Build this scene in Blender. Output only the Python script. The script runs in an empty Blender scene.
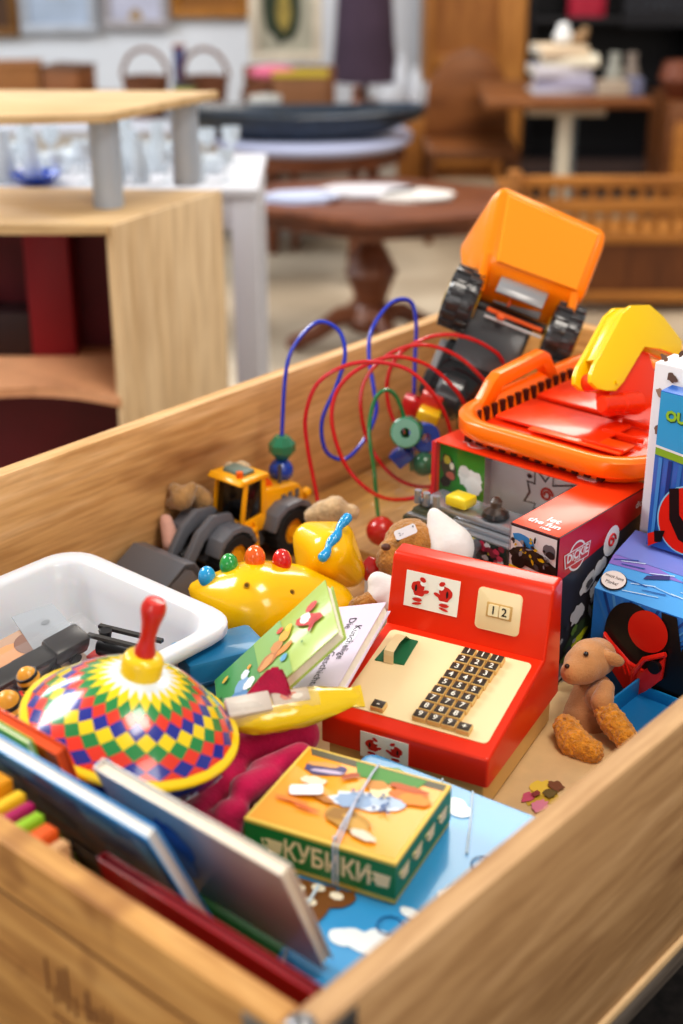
import bpy, bmesh, math, random
from mathutils import Vector, Matrix, Euler, noise
random.seed(7)
PI = math.pi
scene = bpy.context.scene
COL = scene.collection

# ------------------------------------------------------------------ camera
FPX = 1430.0
PITCH = math.radians(24.3)
CAMZ = 1.5
cam_d = bpy.data.cameras.new('camera')
cam = bpy.data.objects.new('camera', cam_d); COL.objects.link(cam)
cam.location = (0, 0, CAMZ)
cam.rotation_euler = (PI / 2 - PITCH, 0, 0)
cam_d.sensor_fit = 'VERTICAL'; cam_d.sensor_height = 36.0
cam_d.lens = FPX / 1024 * 36.0
cam_d.clip_start = 0.05; cam_d.clip_end = 60
cam_d.dof.use_dof = True
cam_d.dof.focus_distance = 1.64
cam_d.dof.aperture_fstop = 2.6
scene.camera = cam

def ray(px, py):
    u = (px - 341.5) / FPX; v = (512 - py) / FPX
    return Vector((u, math.cos(PITCH) + v * math.sin(PITCH), -math.sin(PITCH) + v * math.cos(PITCH)))
def W(px, py, z):                      # point of the horizontal plane z seen at a photo pixel
    r = ray(px, py); return Vector((0, 0, CAMZ)) + r * ((z - CAMZ) / r.z)
def V(px, py, t):                      # point at viewing depth t
    return Vector((0, 0, CAMZ)) + ray(px, py) * t
def Y(px, py, y):                      # point of the vertical plane y
    r = ray(px, py); return Vector((0, 0, CAMZ)) + r * (y / r.y)
N0 = Vector((-.028, .742, 0)); AX = Vector((.6547, .7559, 0)); BX = Vector((-.7559, .6547, 0))
CROT = math.atan2(AX.y, AX.x)
def K(a, b, z): return N0 + AX * a + BX * b + Vector((0, 0, z))
IMR = Vector((1, 0, 0)); IMU = Vector((0, math.sin(PITCH), math.cos(PITCH))); IMB = Vector((0, -math.cos(PITCH), math.sin(PITCH)))

# --------------------------------------------------------------- materials
def lin(c):
    c = c.lstrip('#'); v = [int(c[i:i + 2], 16) / 255 for i in (0, 2, 4)]
    return [x / 12.92 if x <= .04045 else ((x + .055) / 1.055) ** 2.4 for x in v]
_m = {}
def mat(c, rough=.45, metal=0, coat=0, var=0.0, vs=30, bump=0, bs=200, trans=0, alpha=1, sss=0, sheen=0, emit=0, key=None):
    k = (c, rough, metal, coat, var, vs, bump, bs, trans, alpha, sss, sheen, emit)
    if k in _m: return _m[k]
    m = bpy.data.materials.new('surface_' + c.strip('#')); m.use_nodes = True
    nt = m.node_tree; b = nt.nodes['Principled BSDF']
    col = lin(c) + [1]
    b.inputs['Base Color'].default_value = col
    b.inputs['Roughness'].default_value = rough
    b.inputs['Metallic'].default_value = metal
    b.inputs['Coat Weight'].default_value = coat
    b.inputs['Coat Roughness'].default_value = .08
    b.inputs['Transmission Weight'].default_value = trans
    b.inputs['Alpha'].default_value = alpha
    if sss:
        b.inputs['Subsurface Weight'].default_value = sss
        b.inputs['Subsurface Radius'].default_value = (.02, .01, .006)
        b.inputs['Subsurface Scale'].default_value = .3
    b.inputs['Sheen Weight'].default_value = sheen
    if emit:
        b.inputs['Emission Color'].default_value = col; b.inputs['Emission Strength'].default_value = emit
    if var or bump:
        tc = nt.nodes.new('ShaderNodeTexCoord')
        if var:
            n = nt.nodes.new('ShaderNodeTexNoise'); n.inputs['Scale'].default_value = vs; n.inputs['Detail'].default_value = 5
            nt.links.new(tc.outputs['Object'], n.inputs['Vector'])
            r = nt.nodes.new('ShaderNodeValToRGB')
            r.color_ramp.elements[0].position = .3; r.color_ramp.elements[1].position = .7
            r.color_ramp.elements[0].color = [x * (1 - var) for x in col[:3]] + [1]
            r.color_ramp.elements[1].color = [min(1, x * (1 + var * .6)) for x in col[:3]] + [1]
            nt.links.new(n.outputs['Fac'], r.inputs['Fac']); nt.links.new(r.outputs['Color'], b.inputs['Base Color'])
        if bump:
            n = nt.nodes.new('ShaderNodeTexNoise'); n.inputs['Scale'].default_value = bs; n.inputs['Detail'].default_value = 3
            nt.links.new(tc.outputs['Object'], n.inputs['Vector'])
            bp = nt.nodes.new('ShaderNodeBump'); bp.inputs['Strength'].default_value = bump; bp.inputs['Distance'].default_value = .004
            nt.links.new(n.outputs['Fac'], bp.inputs['Height']); nt.links.new(bp.outputs['Normal'], b.inputs['Normal'])
    _m[k] = m
    return m
def wood(name, c1, c2, c3, stretch=(1.2, 16, 16), rough=.55, scale=1.0, knots=True):
    m = bpy.data.materials.new(name); m.use_nodes = True
    nt = m.node_tree; b = nt.nodes['Principled BSDF']; b.inputs['Roughness'].default_value = rough
    tc = nt.nodes.new('ShaderNodeTexCoord'); mp = nt.nodes.new('ShaderNodeMapping')
    mp.inputs['Scale'].default_value = [s * scale for s in stretch]
    nt.links.new(tc.outputs['Object'], mp.inputs['Vector'])
    n = nt.nodes.new('ShaderNodeTexNoise'); n.inputs['Scale'].default_value = 1.6; n.inputs['Detail'].default_value = 6
    n.inputs['Roughness'].default_value = .6; n.inputs['Distortion'].default_value = 1.4
    nt.links.new(mp.outputs['Vector'], n.inputs['Vector'])
    r = nt.nodes.new('ShaderNodeValToRGB'); e = r.color_ramp.elements
    e[0].position = .28; e[0].color = lin(c3) + [1]; e[1].position = .75; e[1].color = lin(c1) + [1]
    k = e.new(.5); k.color = lin(c2) + [1]
    nt.links.new(n.outputs['Fac'], r.inputs['Fac'])
    last = r.outputs['Color']
    # fine fibres
    n2 = nt.nodes.new('ShaderNodeTexNoise'); n2.inputs['Scale'].default_value = 9; n2.inputs['Detail'].default_value = 4
    nt.links.new(mp.outputs['Vector'], n2.inputs['Vector'])
    mx = nt.nodes.new('ShaderNodeMix'); mx.data_type = 'RGBA'; mx.blend_type = 'MULTIPLY'
    r2 = nt.nodes.new('ShaderNodeValToRGB'); r2.color_ramp.elements[0].position = .35; r2.color_ramp.elements[0].color = (.72, .66, .6, 1)
    r2.color_ramp.elements[1].position = .6; r2.color_ramp.elements[1].color = (1, 1, 1, 1)
    nt.links.new(n2.outputs['Fac'], r2.inputs['Fac'])
    mx.inputs['Factor'].default_value = .7
    nt.links.new(last, mx.inputs[6]); nt.links.new(r2.outputs['Color'], mx.inputs[7]); last = mx.outputs[2]
    if knots:
        mp2 = nt.nodes.new('ShaderNodeMapping'); mp2.inputs['Scale'].default_value = (3.5 * scale, 10 * scale, 10 * scale)
        nt.links.new(tc.outputs['Object'], mp2.inputs['Vector'])
        n3 = nt.nodes.new('ShaderNodeTexNoise'); n3.inputs['Scale'].default_value = 1.3; n3.inputs['Detail'].default_value = 2
        nt.links.new(mp2.outputs['Vector'], n3.inputs['Vector'])
        r3 = nt.nodes.new('ShaderNodeValToRGB'); r3.color_ramp.elements[0].position = .24; r3.color_ramp.elements[0].color = (.42, .3, .22, 1)
        r3.color_ramp.elements[1].position = .4; r3.color_ramp.elements[1].color = (1, 1, 1, 1)
        nt.links.new(n3.outputs['Fac'], r3.inputs['Fac'])
        m3 = nt.nodes.new('ShaderNodeMix'); m3.data_type = 'RGBA'; m3.blend_type = 'MULTIPLY'; m3.inputs['Factor'].default_value = .8
        nt.links.new(last, m3.inputs[6]); nt.links.new(r3.outputs['Color'], m3.inputs[7]); last = m3.outputs[2]
    nt.links.new(last, b.inputs['Base Color'])
    bp = nt.nodes.new('ShaderNodeBump'); bp.inputs['Strength'].default_value = .25; bp.inputs['Distance'].default_value = .002
    nt.links.new(n2.outputs['Fac'], bp.inputs['Height']); nt.links.new(bp.outputs['Normal'], b.inputs['Normal'])
    return m
def _p(c, rough=.28, coat=.4): return mat(c, rough, coat=coat, sss=0)
def paper(c, rough=.35): return mat(c, rough, coat=.15)
def plush(c, var=.35, bump=1.0, bs=260, vs=60): return mat(c, .95, var=var, vs=vs, bump=bump, bs=bs, sheen=.4)

# ------------------------------------------------------------ mesh builder
class MB:
    def __init__(s): s.bm = bmesh.new(); s.mats = []
    def mi(s, m):
        if m not in s.mats: s.mats.append(m)
        return s.mats.index(m)
    def add(s, tb, m, M=None, recalc=True):
        if recalc: bmesh.ops.recalc_face_normals(tb, faces=tb.faces)
        i = s.mi(m)
        for f in tb.faces: f.material_index = i
        if M is not None: tb.transform(M)
        me = bpy.data.meshes.new('t'); tb.to_mesh(me); tb.free(); s.bm.from_mesh(me); bpy.data.meshes.remove(me)
    def box(s, lo, hi, m, bev=0, M=None, seg=2):
        tb = bmesh.new(); bmesh.ops.create_cube(tb, size=1)
        for v in tb.verts: v.co = Vector([lo[k] + (v.co[k] + .5) * (hi[k] - lo[k]) for k in range(3)])
        if bev: bmesh.ops.bevel(tb, geom=tb.edges[:], offset=bev, segments=seg, affect='EDGES', profile=.5)
        s.add(tb, m, M)
    def hexa(s, p, m, bev=0, M=None, seg=2):   # p: 4 bottom then 4 top corners
        tb = bmesh.new(); vs = [tb.verts.new(q) for q in p]
        for f in ((0, 3, 2, 1), (4, 5, 6, 7), (0, 1, 5, 4), (1, 2, 6, 5), (2, 3, 7, 6), (3, 0, 4, 7)): tb.faces.new([vs[k] for k in f])
        if bev: bmesh.ops.bevel(tb, geom=tb.edges[:], offset=bev, segments=seg, affect='EDGES', profile=.5)
        s.add(tb, m, M)
    def prism(s, pts, z0, z1, m, bev=0, M=None, seg=2):   # polygon in xy pushed along z
        tb = bmesh.new(); a = [tb.verts.new((x, y, z0)) for x, y in pts]; c = [tb.verts.new((x, y, z1)) for x, y in pts]; n = len(pts)
        tb.faces.new(a[::-1]); tb.faces.new(c)
        for k in range(n): tb.faces.new((a[k], a[(k + 1) % n], c[(k + 1) % n], c[k]))
        if bev: bmesh.ops.bevel(tb, geom=tb.edges[:], offset=bev, segments=seg, affect='EDGES', profile=.5)
        s.add(tb, m, M)
    def poly(s, pts, m, M=None):
        tb = bmesh.new(); tb.faces.new([tb.verts.new(p) for p in pts]); s.add(tb, m, M, False)
    def flat(s, pts, z, m, M=None): s.poly([(x, y, z) for x, y in pts], m, M)
    def blob(s, x, y, rx, ry, z, m, rot=0, n=18, w=0, M=None):
        pts = []
        for k in range(n):
            t = 2 * PI * k / n; q = 1 + w * random.uniform(-1, 1)
            a, b = rx * math.cos(t) * q, ry * math.sin(t) * q
            pts.append((x + a * math.cos(rot) - b * math.sin(rot), y + a * math.sin(rot) + b * math.cos(rot)))
        s.flat(pts, z, m, M)
    def tube(s, pts, r, m, seg=8, M=None, closed=False):
        pts = [Vector(p) for p in pts]; n = len(pts); tb = bmesh.new(); rings = []
        rr = r if isinstance(r, (list, tuple)) else [r] * n
        up = None
        for k in range(n):
            if closed: d = pts[(k + 1) % n] - pts[k - 1]
            else: d = pts[min(k + 1, n - 1)] - pts[max(k - 1, 0)]
            d.normalize()
            if up is None:
                up = d.orthogonal().normalized()
            else:
                up = (up - d * up.dot(d)).normalized()
            sd = d.cross(up)
            rings.append([tb.verts.new(pts[k] + (up * math.cos(2 * PI * j / seg) + sd * math.sin(2 * PI * j / seg)) * rr[k]) for j in range(seg)])
        for k in range(n if closed else n - 1):
            A, B = rings[k], rings[(k + 1) % n]
            for j in range(seg): tb.faces.new((A[j], A[(j + 1) % seg], B[(j + 1) % seg], B[j]))
        if not closed: tb.faces.new(rings[0][::-1]); tb.faces.new(rings[-1])
        s.add(tb, m, M)
    def lathe(s, prof, m, seg=28, M=None, colors=None):   # prof (r,z)
        tb = bmesh.new(); rings = []
        for r, z in prof:
            if r < 1e-6: rings.append([tb.verts.new((0, 0, z))])
            else: rings.append([tb.verts.new((r * math.cos(2 * PI * j / seg), r * math.sin(2 * PI * j / seg), z)) for j in range(seg)])
        for k in range(len(rings) - 1):
            A, B = rings[k], rings[k + 1]
            for j in range(seg):
                q = (j + 1) % seg
                if len(A) == 1 and len(B) == 1: continue
                if len(A) == 1: tb.faces.new((A[0], B[j], B[q]))
                elif len(B) == 1: tb.faces.new((A[j], A[q], B[0]))
                else: tb.faces.new((A[j], A[q], B[q], B[j]))
        s.add(tb, m, M)
    def ball(s, c, r, m, M=None, seg=20, rot=None):
        if not isinstance(r, (list, tuple)): r = (r, r, r)
        tb = bmesh.new(); bmesh.ops.create_uvsphere(tb, u_segments=seg, v_segments=max(8, seg * 2 // 3), radius=1)
        T = Matrix.Translation(Vector(c)) @ (rot.to_matrix().to_4x4() if rot else Matrix()) @ Matrix.Diagonal((*r, 1))
        tb.transform(T); s.add(tb, m, M)
    def cyl(s, a, b, r, m, seg=20, r2=None, M=None, bev=0):
        a, b = Vector(a), Vector(b); d = b - a
        T = Matrix.Translation(a) @ d.to_track_quat('Z', 'Y').to_matrix().to_4x4()
        r2 = r if r2 is None else r2; L = d.length
        if bev: prof = [(0, 0), (r - bev, 0), (r, bev), (r2, L - bev), (r2 - bev, L), (0, L)]
        else: prof = [(0, 0), (r, 0), (r2, L), (0, L)]
        s.lathe(prof, m, seg, (M @ T) if M is not None else T)
    def text(s, body, size, m, M, align='CENTER', bold=.012, depth=0, spacing=1.0):
        cu = bpy.data.curves.new('tx', 'FONT'); cu.body = body; cu.size = size; cu.align_x = align; cu.align_y = 'CENTER'
        cu.offset = bold * size; cu.extrude = depth; cu.resolution_u = 2; cu.space_character = spacing
        o = bpy.data.objects.new('tx', cu); COL.objects.link(o)
        bpy.context.view_layer.update()
        me = bpy.data.meshes.new_from_object(o)
        tb = bmesh.new(); tb.from_mesh(me); bpy.data.meshes.remove(me)
        bpy.data.objects.remove(o); bpy.data.curves.remove(cu)
        s.add(tb, m, M, False)
    def hull(s, balls, m, seg=16):
        tb = bmesh.new()
        for c, r in balls:
            q = bmesh.new(); bmesh.ops.create_uvsphere(q, u_segments=seg, v_segments=seg * 2 // 3, radius=r); q.transform(Matrix.Translation(Vector(c)))
            me = bpy.data.meshes.new('t'); q.to_mesh(me); q.free(); tb.from_mesh(me); bpy.data.meshes.remove(me)
        g = bmesh.ops.convex_hull(tb, input=tb.verts)
        bmesh.ops.delete(tb, geom=[v for v in set(g['geom_interior'] + g['geom_unused']) if isinstance(v, bmesh.types.BMVert)], context='VERTS')
        s.add(tb, m)
    def build(s, name, parent=None, M=None, ang=35, remesh=0, sub=0, disp=0, smooth_it=0):
        me = bpy.data.meshes.new(name); s.bm.to_mesh(me); s.bm.free()
        for m in s.mats: me.materials.append(m)
        me.shade_smooth()
        if not remesh and ang < 180: me.set_sharp_from_angle(angle=math.radians(ang))
        o = bpy.data.objects.new(name, me); COL.objects.link(o)
        if parent: o.parent = parent
        if M is not None: o.matrix_local = M
        if remesh:
            r = o.modifiers.new('merge', 'REMESH'); r.mode = 'VOXEL'; r.voxel_size = remesh; r.use_smooth_shade = True
            k = o.modifiers.new('soft', 'SMOOTH'); k.factor = .6; k.iterations = smooth_it or 6
        if sub:
            k = o.modifiers.new('sub', 'SUBSURF'); k.levels = sub; k.render_levels = sub
        if disp:
            tx = bpy.data.textures.new('fluff', 'CLOUDS'); tx.noise_scale = .0045; tx.noise_depth = 2
            k = o.modifiers.new('fluff', 'DISPLACE'); k.texture = tx; k.strength = disp; k.mid_level = .5
        return o

def thing(name, label, cat, M=None, group=None, kind=None):
    o = bpy.data.objects.new(name, None); COL.objects.link(o); o.empty_display_size = .02
    if M is not None:
        o.matrix_world = M if isinstance(M, Matrix) else Matrix.Translation(Vector(M))
    return tag(o, label, cat, group, kind)
def tag(o, label=None, cat=None, group=None, kind=None):
    if label: o['label'] = label
    if cat: o['category'] = cat
    if group: o['group'] = group
    if kind: o['kind'] = kind
    return o
def frame(o, x, y):                    # right-handed frame: origin, x direction, rough y direction
    x = Vector(x).normalized(); y = Vector(y); z = x.cross(y).normalized(); y = z.cross(x)
    return Matrix(((x.x, y.x, z.x, o[0]), (x.y, y.y, z.y, o[1]), (x.z, y.z, z.z, o[2]), (0, 0, 0, 1)))
def RZ(a): return Matrix.Rotation(a, 4, 'Z')
def RX(a): return Matrix.Rotation(a, 4, 'X')
def RY(a): return Matrix.Rotation(a, 4, 'Y')
def T(x, y=0, z=0): return Matrix.Translation((x, y, z))
def Kf(a, b, z): return Matrix.Translation(K(a, b, z)) @ RZ(CROT)      # crate-aligned frame: x along the long side, y to the left
def spline(pts, n=8, closed=False):
    P = [Vector(p) for p in pts]; out = []; L = len(P)
    for k in range(L - (0 if closed else 1)):
        if closed: a, b, c, d = P[k - 1], P[k], P[(k + 1) % L], P[(k + 2) % L]
        else: a, b, c, d = P[max(k - 1, 0)], P[k], P[k + 1], P[min(k + 2, L - 1)]
        for j in range(n):
            t = j / n
            out.append(.5 * ((2 * b) + (c - a) * t + (2 * a - 5 * b + 4 * c - d) * t * t + (3 * b - a - 3 * c + d) * t ** 3))
    if not closed: out.append(P[-1])
    return out
def rrect(x0, y0, x1, y1, r, n=5):
    out = []
    for cx, cy, a in ((x1 - r, y1 - r, 0), (x0 + r, y1 - r, 90), (x0 + r, y0 + r, 180), (x1 - r, y0 + r, 270)):
        for k in range(n + 1):
            t = math.radians(a + 90 * k / n); out.append((cx + r * math.cos(t), cy + r * math.sin(t)))
    return out
def shell(mb, rings, m, M=None, close_in=True):
    """rings: lists of equal-length points; consecutive rings are bridged, last ring capped"""
    tb = bmesh.new(); R = [[tb.verts.new(p) for p in r] for r in rings]; n = len(R[0])
    for A, B in zip(R, R[1:]):
        for j in range(n): tb.faces.new((A[j], A[(j + 1) % n], B[(j + 1) % n], B[j]))
    tb.faces.new(R[-1])
    if close_in: tb.faces.new(R[0][::-1])
    mb.add(tb, m, M)

# ------------------------------------------------------------ light, world
w = bpy.data.worlds.new('room_light'); scene.world = w; w.use_nodes = True
w.node_tree.nodes['Background'].inputs['Color'].default_value = (1.0, .97, .93, 1)
w.node_tree.nodes['Background'].inputs['Strength'].default_value = .5
def area(name, loc, target, size, power, col=(1, 1, 1), sy=None):
    l = bpy.data.lights.new(name, 'AREA'); l.energy = power; l.color = col; l.size = size
    if sy: l.shape = 'RECTANGLE'; l.size_y = sy
    o = bpy.data.objects.new(name, l); COL.objects.link(o); o.location = loc
    o.rotation_euler = (Vector(target) - Vector(loc)).to_track_quat('-Z', 'Y').to_euler()
area('window_daylight', (-2.6, 2.6, 3.0), (0.1, 1.4, .7), 1.3, 100, (1, .98, .96))
area('ceiling_lamp', (.6, .9, 3.1), (.1, 1.5, .6), .8, 36, (1, .92, .82))
area('ceiling_lamp_back', (.9, 4.8, 3.2), (.6, 5.4, 0), 1.8, 120, (1, .93, .84))
area('front_right_fill', (1.5, -.6, 2.5), (.2, 1.4, .65), 1.0, 22, (1, .95, .88))  # added fill from front right, brightens the dark blue box front
area('side_window', (-3.2, 5.5, 2.4), (0, 6.6, .6), 1.6, 95, (.9, .95, 1))
area('front_left_fill', (-.9, -.7, 1.35), (.05, 1.0, .7), .9, 9, (1, .97, .94))  # added low fill behind the camera, lifts the overhanging book covers
scene.view_settings.view_transform = 'Standard'
scene.view_settings.look = 'Medium High Contrast'
scene.view_settings.exposure = -0.36
scene.cycles.max_bounces = 7
scene.cycles.use_denoising = True
# =================================================================== crate
WD = wood('pine_board', '#EBC496', '#DDB07A', '#C99A62', (1.2, 15, 15))
WD_Y = wood('pine_board_across', '#E2B577', '#CE9B5A', '#AC783F', (15, 1.2, 15))
WD_FL = wood('pine_floor_board', '#E0BC88', '#D0A468', '#B98A4F', (1.0, 14, 14))
WD_OUT = wood('pine_outer_board', '#D2AC82', '#BF986C', '#A98258', (1.2, 12, 12))
PLANK = wood('grey_plank', '#8C8279', '#6F665E', '#4A433D', (1.2, 18, 18))
LA, LB, TH, Z0, Z1 = 1.46, .905, .024, .522, .80
crate = thing('wooden_crate', 'long open pine crate full of toys, standing on a low table', 'crate', Kf(0, 0, Z0))
H = Z1 - Z0
m = MB(); m.box((-TH, -TH, 0), (LA + TH, 0, H), WD_OUT, .003); m.build('side_board', crate)
m = MB(); m.box((-TH, LB, 0), (LA + TH, LB + TH, H), WD, .003); m.build('side_board', crate)
m = MB(); m.box((-TH, 0, 0), (0, LB, H), WD_Y, .003)
dk = mat('#6B4524', .7); dk2 = mat('#7A5230', .8)
m.box((-TH - .0006, 0, .226), (-TH + .001, LB, .2285), dk)
for k in range(13):                    # burnt-in freight marking, worn
    b = .150 + k * .0085; hgt = random.uniform(.012, .05)
    m.box((-TH - .0008, b, .145 + random.uniform(0, .02)), (-TH + .001, b + random.uniform(.0015, .004), .150 + hgt), dk2)
for k in range(4): m.box((-TH - .0008, .16, .132 - k * .012), (-TH + .001, .25, .1335 - k * .012), dk2)
m.build('end_board', crate)
m = MB(); m.box((LA, 0, 0), (LA + TH, LB, H), WD_Y, .003); m.build('end_board', crate)
m = MB()
for k in range(7): m.box((0.0005, LB * k / 7 + .0008, 0), (LA - .0005, LB * (k + 1) / 7 - .0008, .026), WD_FL, .0015)
m.build('floor_board', crate)
m = MB(); m.box((0.001, LB - .03, .027), (LA - .001, LB - .001, .05), WD_FL, .003); m.build('inner_batten', crate)
m = MB(); m.box((-TH - .004, -TH - .004, -.010), (LA + TH, LB + TH, 0), mat('#DDBB8E', .6, var=.12), .001); m.build('bottom_sheet', crate)
stl = mat('#8C8C8E', .35, metal=.9)
for s_ in (0, 1):
    m = MB()
    if s_ == 0:
        m.box((-TH - .0015, -TH + .002, .20), (-TH, .03, H - .006), stl, .0004); m.cyl((-TH - .0015, .012, .25), (-TH - .004, .012, .25), .006, stl)
    else:
        m.box((-TH + .002, -TH - .0015, .20), (.03, -TH, H - .006), stl, .0004); m.cyl((.012, -TH - .0015, .25), (.012, -TH - .004, .25), .006, stl)
    m.build('corner_bracket', crate)
m = MB(); m.ball((-.012, -.012, H - .001), (.011, .011, .005), stl); m.build('corner_cap', crate)

tbl = thing('low_table', 'grey weathered plank table carrying the toy crate', 'table', Kf(0, 0, 0))
m = MB()
for k in range(6):
    m.box((-.028, -.028 + k * .162, .485), (LA + .028, -.028 + k * .162 + .16, .511), PLANK, .002)
m.build('table_top', tbl)
for a in (.08, LA - .1):
    for b in (.12, LB - .1):
        m = MB(); m.box((a - .03, b - .03, 0.012), (a + .03, b + .03, .485), PLANK, .003); m.build('leg', tbl)
m = MB(); m.box((-.5, -1.3, .001), (LA + .3, LB + .1, .011), mat('#2B2624', .95, var=.7, vs=60)); o = m.build('floor_shade', None, Kf(0, 0, 0))  # dark speckled sheet, paints the shadow under the table onto the floor
tag(o, 'dark speckled sheet standing in for the shadow under the plank table', 'painted shade')
m = MB(); m.box((-TH - .012, .40, -.12), (-TH - .0105, .62, .27), mat('#E8EAF0', .6)); o = m.build('paper_notice', None, Kf(0, 0, Z0))
tag(o, 'white paper notice hanging on the near end of the crate', 'paper')

# =============================================================== white tub
TUBM = mat('#D6D8DD', .38, coat=.2, sss=.25)
tub = thing('plastic_tub', 'white plastic tub with flared rim, small toys inside', 'tub', Kf(0, 0, 0))
m = MB(); zt = .722; a0, a1, b0, b1 = .05, .465, .512, .812
def rr3(a0, b0, a1, b1, r, z): return [(x, y, z) for x, y in rrect(a0, b0, a1, b1, r, 6)]
def ins(d, r, z): return rr3(a0 + d, b0 + d, a1 - d, b1 - d, r, z)
shell(m, [ins(.050, .03, .604), ins(.046, .035, .60), ins(.024, .045, zt - .02), ins(.004, .045, zt - .016), ins(0, .045, zt - .012), ins(0, .045, zt - .003), ins(.003, .045, zt), ins(.018, .04, zt), ins(.024, .04, zt - .004), ins(.03, .04, zt - .03), ins(.052, .03, .615), ins(.06, .03, .608)], TUBM, close_in=True)
m.build('tub_body', tub, ang=50)
m = MB(); m.box((.24, .787, .692), (.25, .7875, .695), mat('#A03028')); m.build('sticker_scrap', tub)

m = MB(); m.box((.14, .52, .552), (.46, .80, .598), mat('#1C6FA0', .5), .004); o = m.build('board_game_box', None, Kf(0, 0, 0))
tag(o, 'flat teal blue box lying beneath the white tub', 'box')
# teal box corner that peeks out right of the tub
t = thing('toy_case', 'teal plastic case wedged between white tub and green book', 'case', Matrix.Translation(W(222, 652, .70)) @ RZ(math.radians(28)))
m = MB(); m.box((-.045, -.012, -.09), (.055, .05, 0), mat('#1E79A8', .4, coat=.3), .006); m.build('case_body', t)
m = MB(); m.box((-.046, -.0135, -.032), (.056, .02, -.025), mat('#15587F', .4), .002); m.build('lid_ridge', t)

# tub contents
clear = mat('#DDE2E6', .08, alpha=.08)
p0 = W(-30, 728, .665); p1 = W(98, 655, .675)
pk = thing('blister_pack', 'clear blister pack holding a long dark toy vehicle, lying in white tub', 'package', frame(p0, p1 - p0, Vector((-.5, .75, .30))))
L = (p1 - p0).length
m = MB(); m.box((-.01, 0, -.002), (L - .01, .085, 0), mat('#B99A86', .5), .001)
for k, (x, y, rx, ry, c) in enumerate(((.05, .06, .05, .02, '#D98C5A'), (.02, .05, .025, .015, '#C94B3A'), (.10, .055, .03, .018, '#E0A070'), (.13, .06, .02, .016, '#8C6C60'))): m.blob(x, y, rx, ry, .0006 + k * .0004, mat(c, .5))
m.build('backing_card', pk)
m = MB(); m.prism(((L - .055, .045), (L + .005, .045), (L + .012, .095), (L - .04, .105)), .001, .002, mat('#B4BAC2', .4, alpha=.7)); m.blob(L - .015, .075, .006, .003, .0024, mat('#8A8F95')); m.build('hang_tab', pk)
m = MB(); m.box((-.01, .0, .001), (L + .004, .040, .038), clear, .005); m.build('blister', pk)
m = MB(); dkv = mat('#1E1718', .35); m.box((0, .006, .008), (L - .01, .03, .03), dkv, .003); m.box((L - .06, .004, .014), (L - .01, .033, .034), mat('#241C1E', .3), .004)
for x in (.03, .08, .13): m.box((x, .005, .02), (x + .03, .0335, .024), mat('#5C4A4A', .4))
for x in (.02, .07, .12, L - .03):
    for y in (.006, .03): m.cyl((x, y - .003, .008), (x, y + .003, .008), .0075, mat('#181618', .6), 14)
m.build('toy_vehicle', pk)
m = MB(); m.box((-.005, -.0012, .002), (.022, 0, .04), mat('#121215', .4)); m.text('5', .022, mat('#E6E6E6'), T(.008, -.0016, .018) @ RX(PI / 2)); m.build('printed_panel', pk)

tr = thing('toy_train', 'small red and black toy locomotive in white tub', 'toy train', Matrix.Translation(W(122, 660, .675)) @ RZ(math.radians(-25)))
m = MB(); m.box((-.04, -.014, -.01), (.045, .014, .003), mat('#D02A22', .3, coat=.4), .002); m.build('chassis', tr)
m = MB(); m.cyl((-.028, 0, .012), (.02, 0, .012), .011, mat('#1B1B1E', .35), 16); m.cyl((-.02, 0, .018), (-.02, 0, .034), .005, mat('#1B1B1E', .35), 12, .008)
m.build('boiler', tr)
m = MB(); m.box((-.034, -.017, .030), (.05, -.011, .034), mat('#3A3836', .4)); m.box((-.034, .006, .030), (.05, .012, .034), mat('#3A3836', .4)); m.build('roof_rail', tr)
for x in (-.025, .005, .032):
    m = MB(); m.cyl((x, -.017, -.010), (x, .017, -.010), .008, mat('#222', .5) if 0 else mat('#222222', .5), 16); m.build('wheel', tr)
rs = thing('red_strip_toy', 'flat red plastic strip lying in white tub beside spinning top', 'toy part', Matrix.Translation(W(12, 700, .685)) @ RZ(math.radians(22)))
m = MB(); m.box((-.05, -.012, -.003), (.055, .012, .003), mat('#D63A2E', .35, coat=.3), .002); m.build('strip', rs)
for k, (px, py, rz, sz) in enumerate(((30, 681, 30, .95), (10, 708, 75, 1.2), (22, 716, -10, 1.0))):
    be = thing('toy_bee', ['striped wooden toy bee beside the blister pack', 'striped wooden toy bee standing at left edge of the photo', 'striped wooden toy bee lowest of three, beside spinning top rim'][k], 'toy bee', Matrix.Translation(W(px, py, .725 - .015 * k)) @ RZ(math.radians(rz)) @ RY(math.radians(-20)), 'wooden toy bees')
    m = MB(); s = .017 * sz
    prof = [(0, -s * 1.1)] + [(s * .8 * math.sin(PI * j / 10), -s * 1.1 * math.cos(PI * j / 10)) for j in range(1, 10)] + [(0, s * 1.1)]
    m.lathe(prof, mat('#E8A43A', .35, coat=.3), 20); m.build('body', be)
    m = MB()
    for z in (-.45, .05, .55):
        r = s * .8 * math.sqrt(1 - (z / 1.1) ** 2) + .0006; m.cyl((0, 0, s * (z - .11)), (0, 0, s * (z + .11)), r, mat('#241A14', .4), 20)
    m.build('stripe', be)

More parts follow.
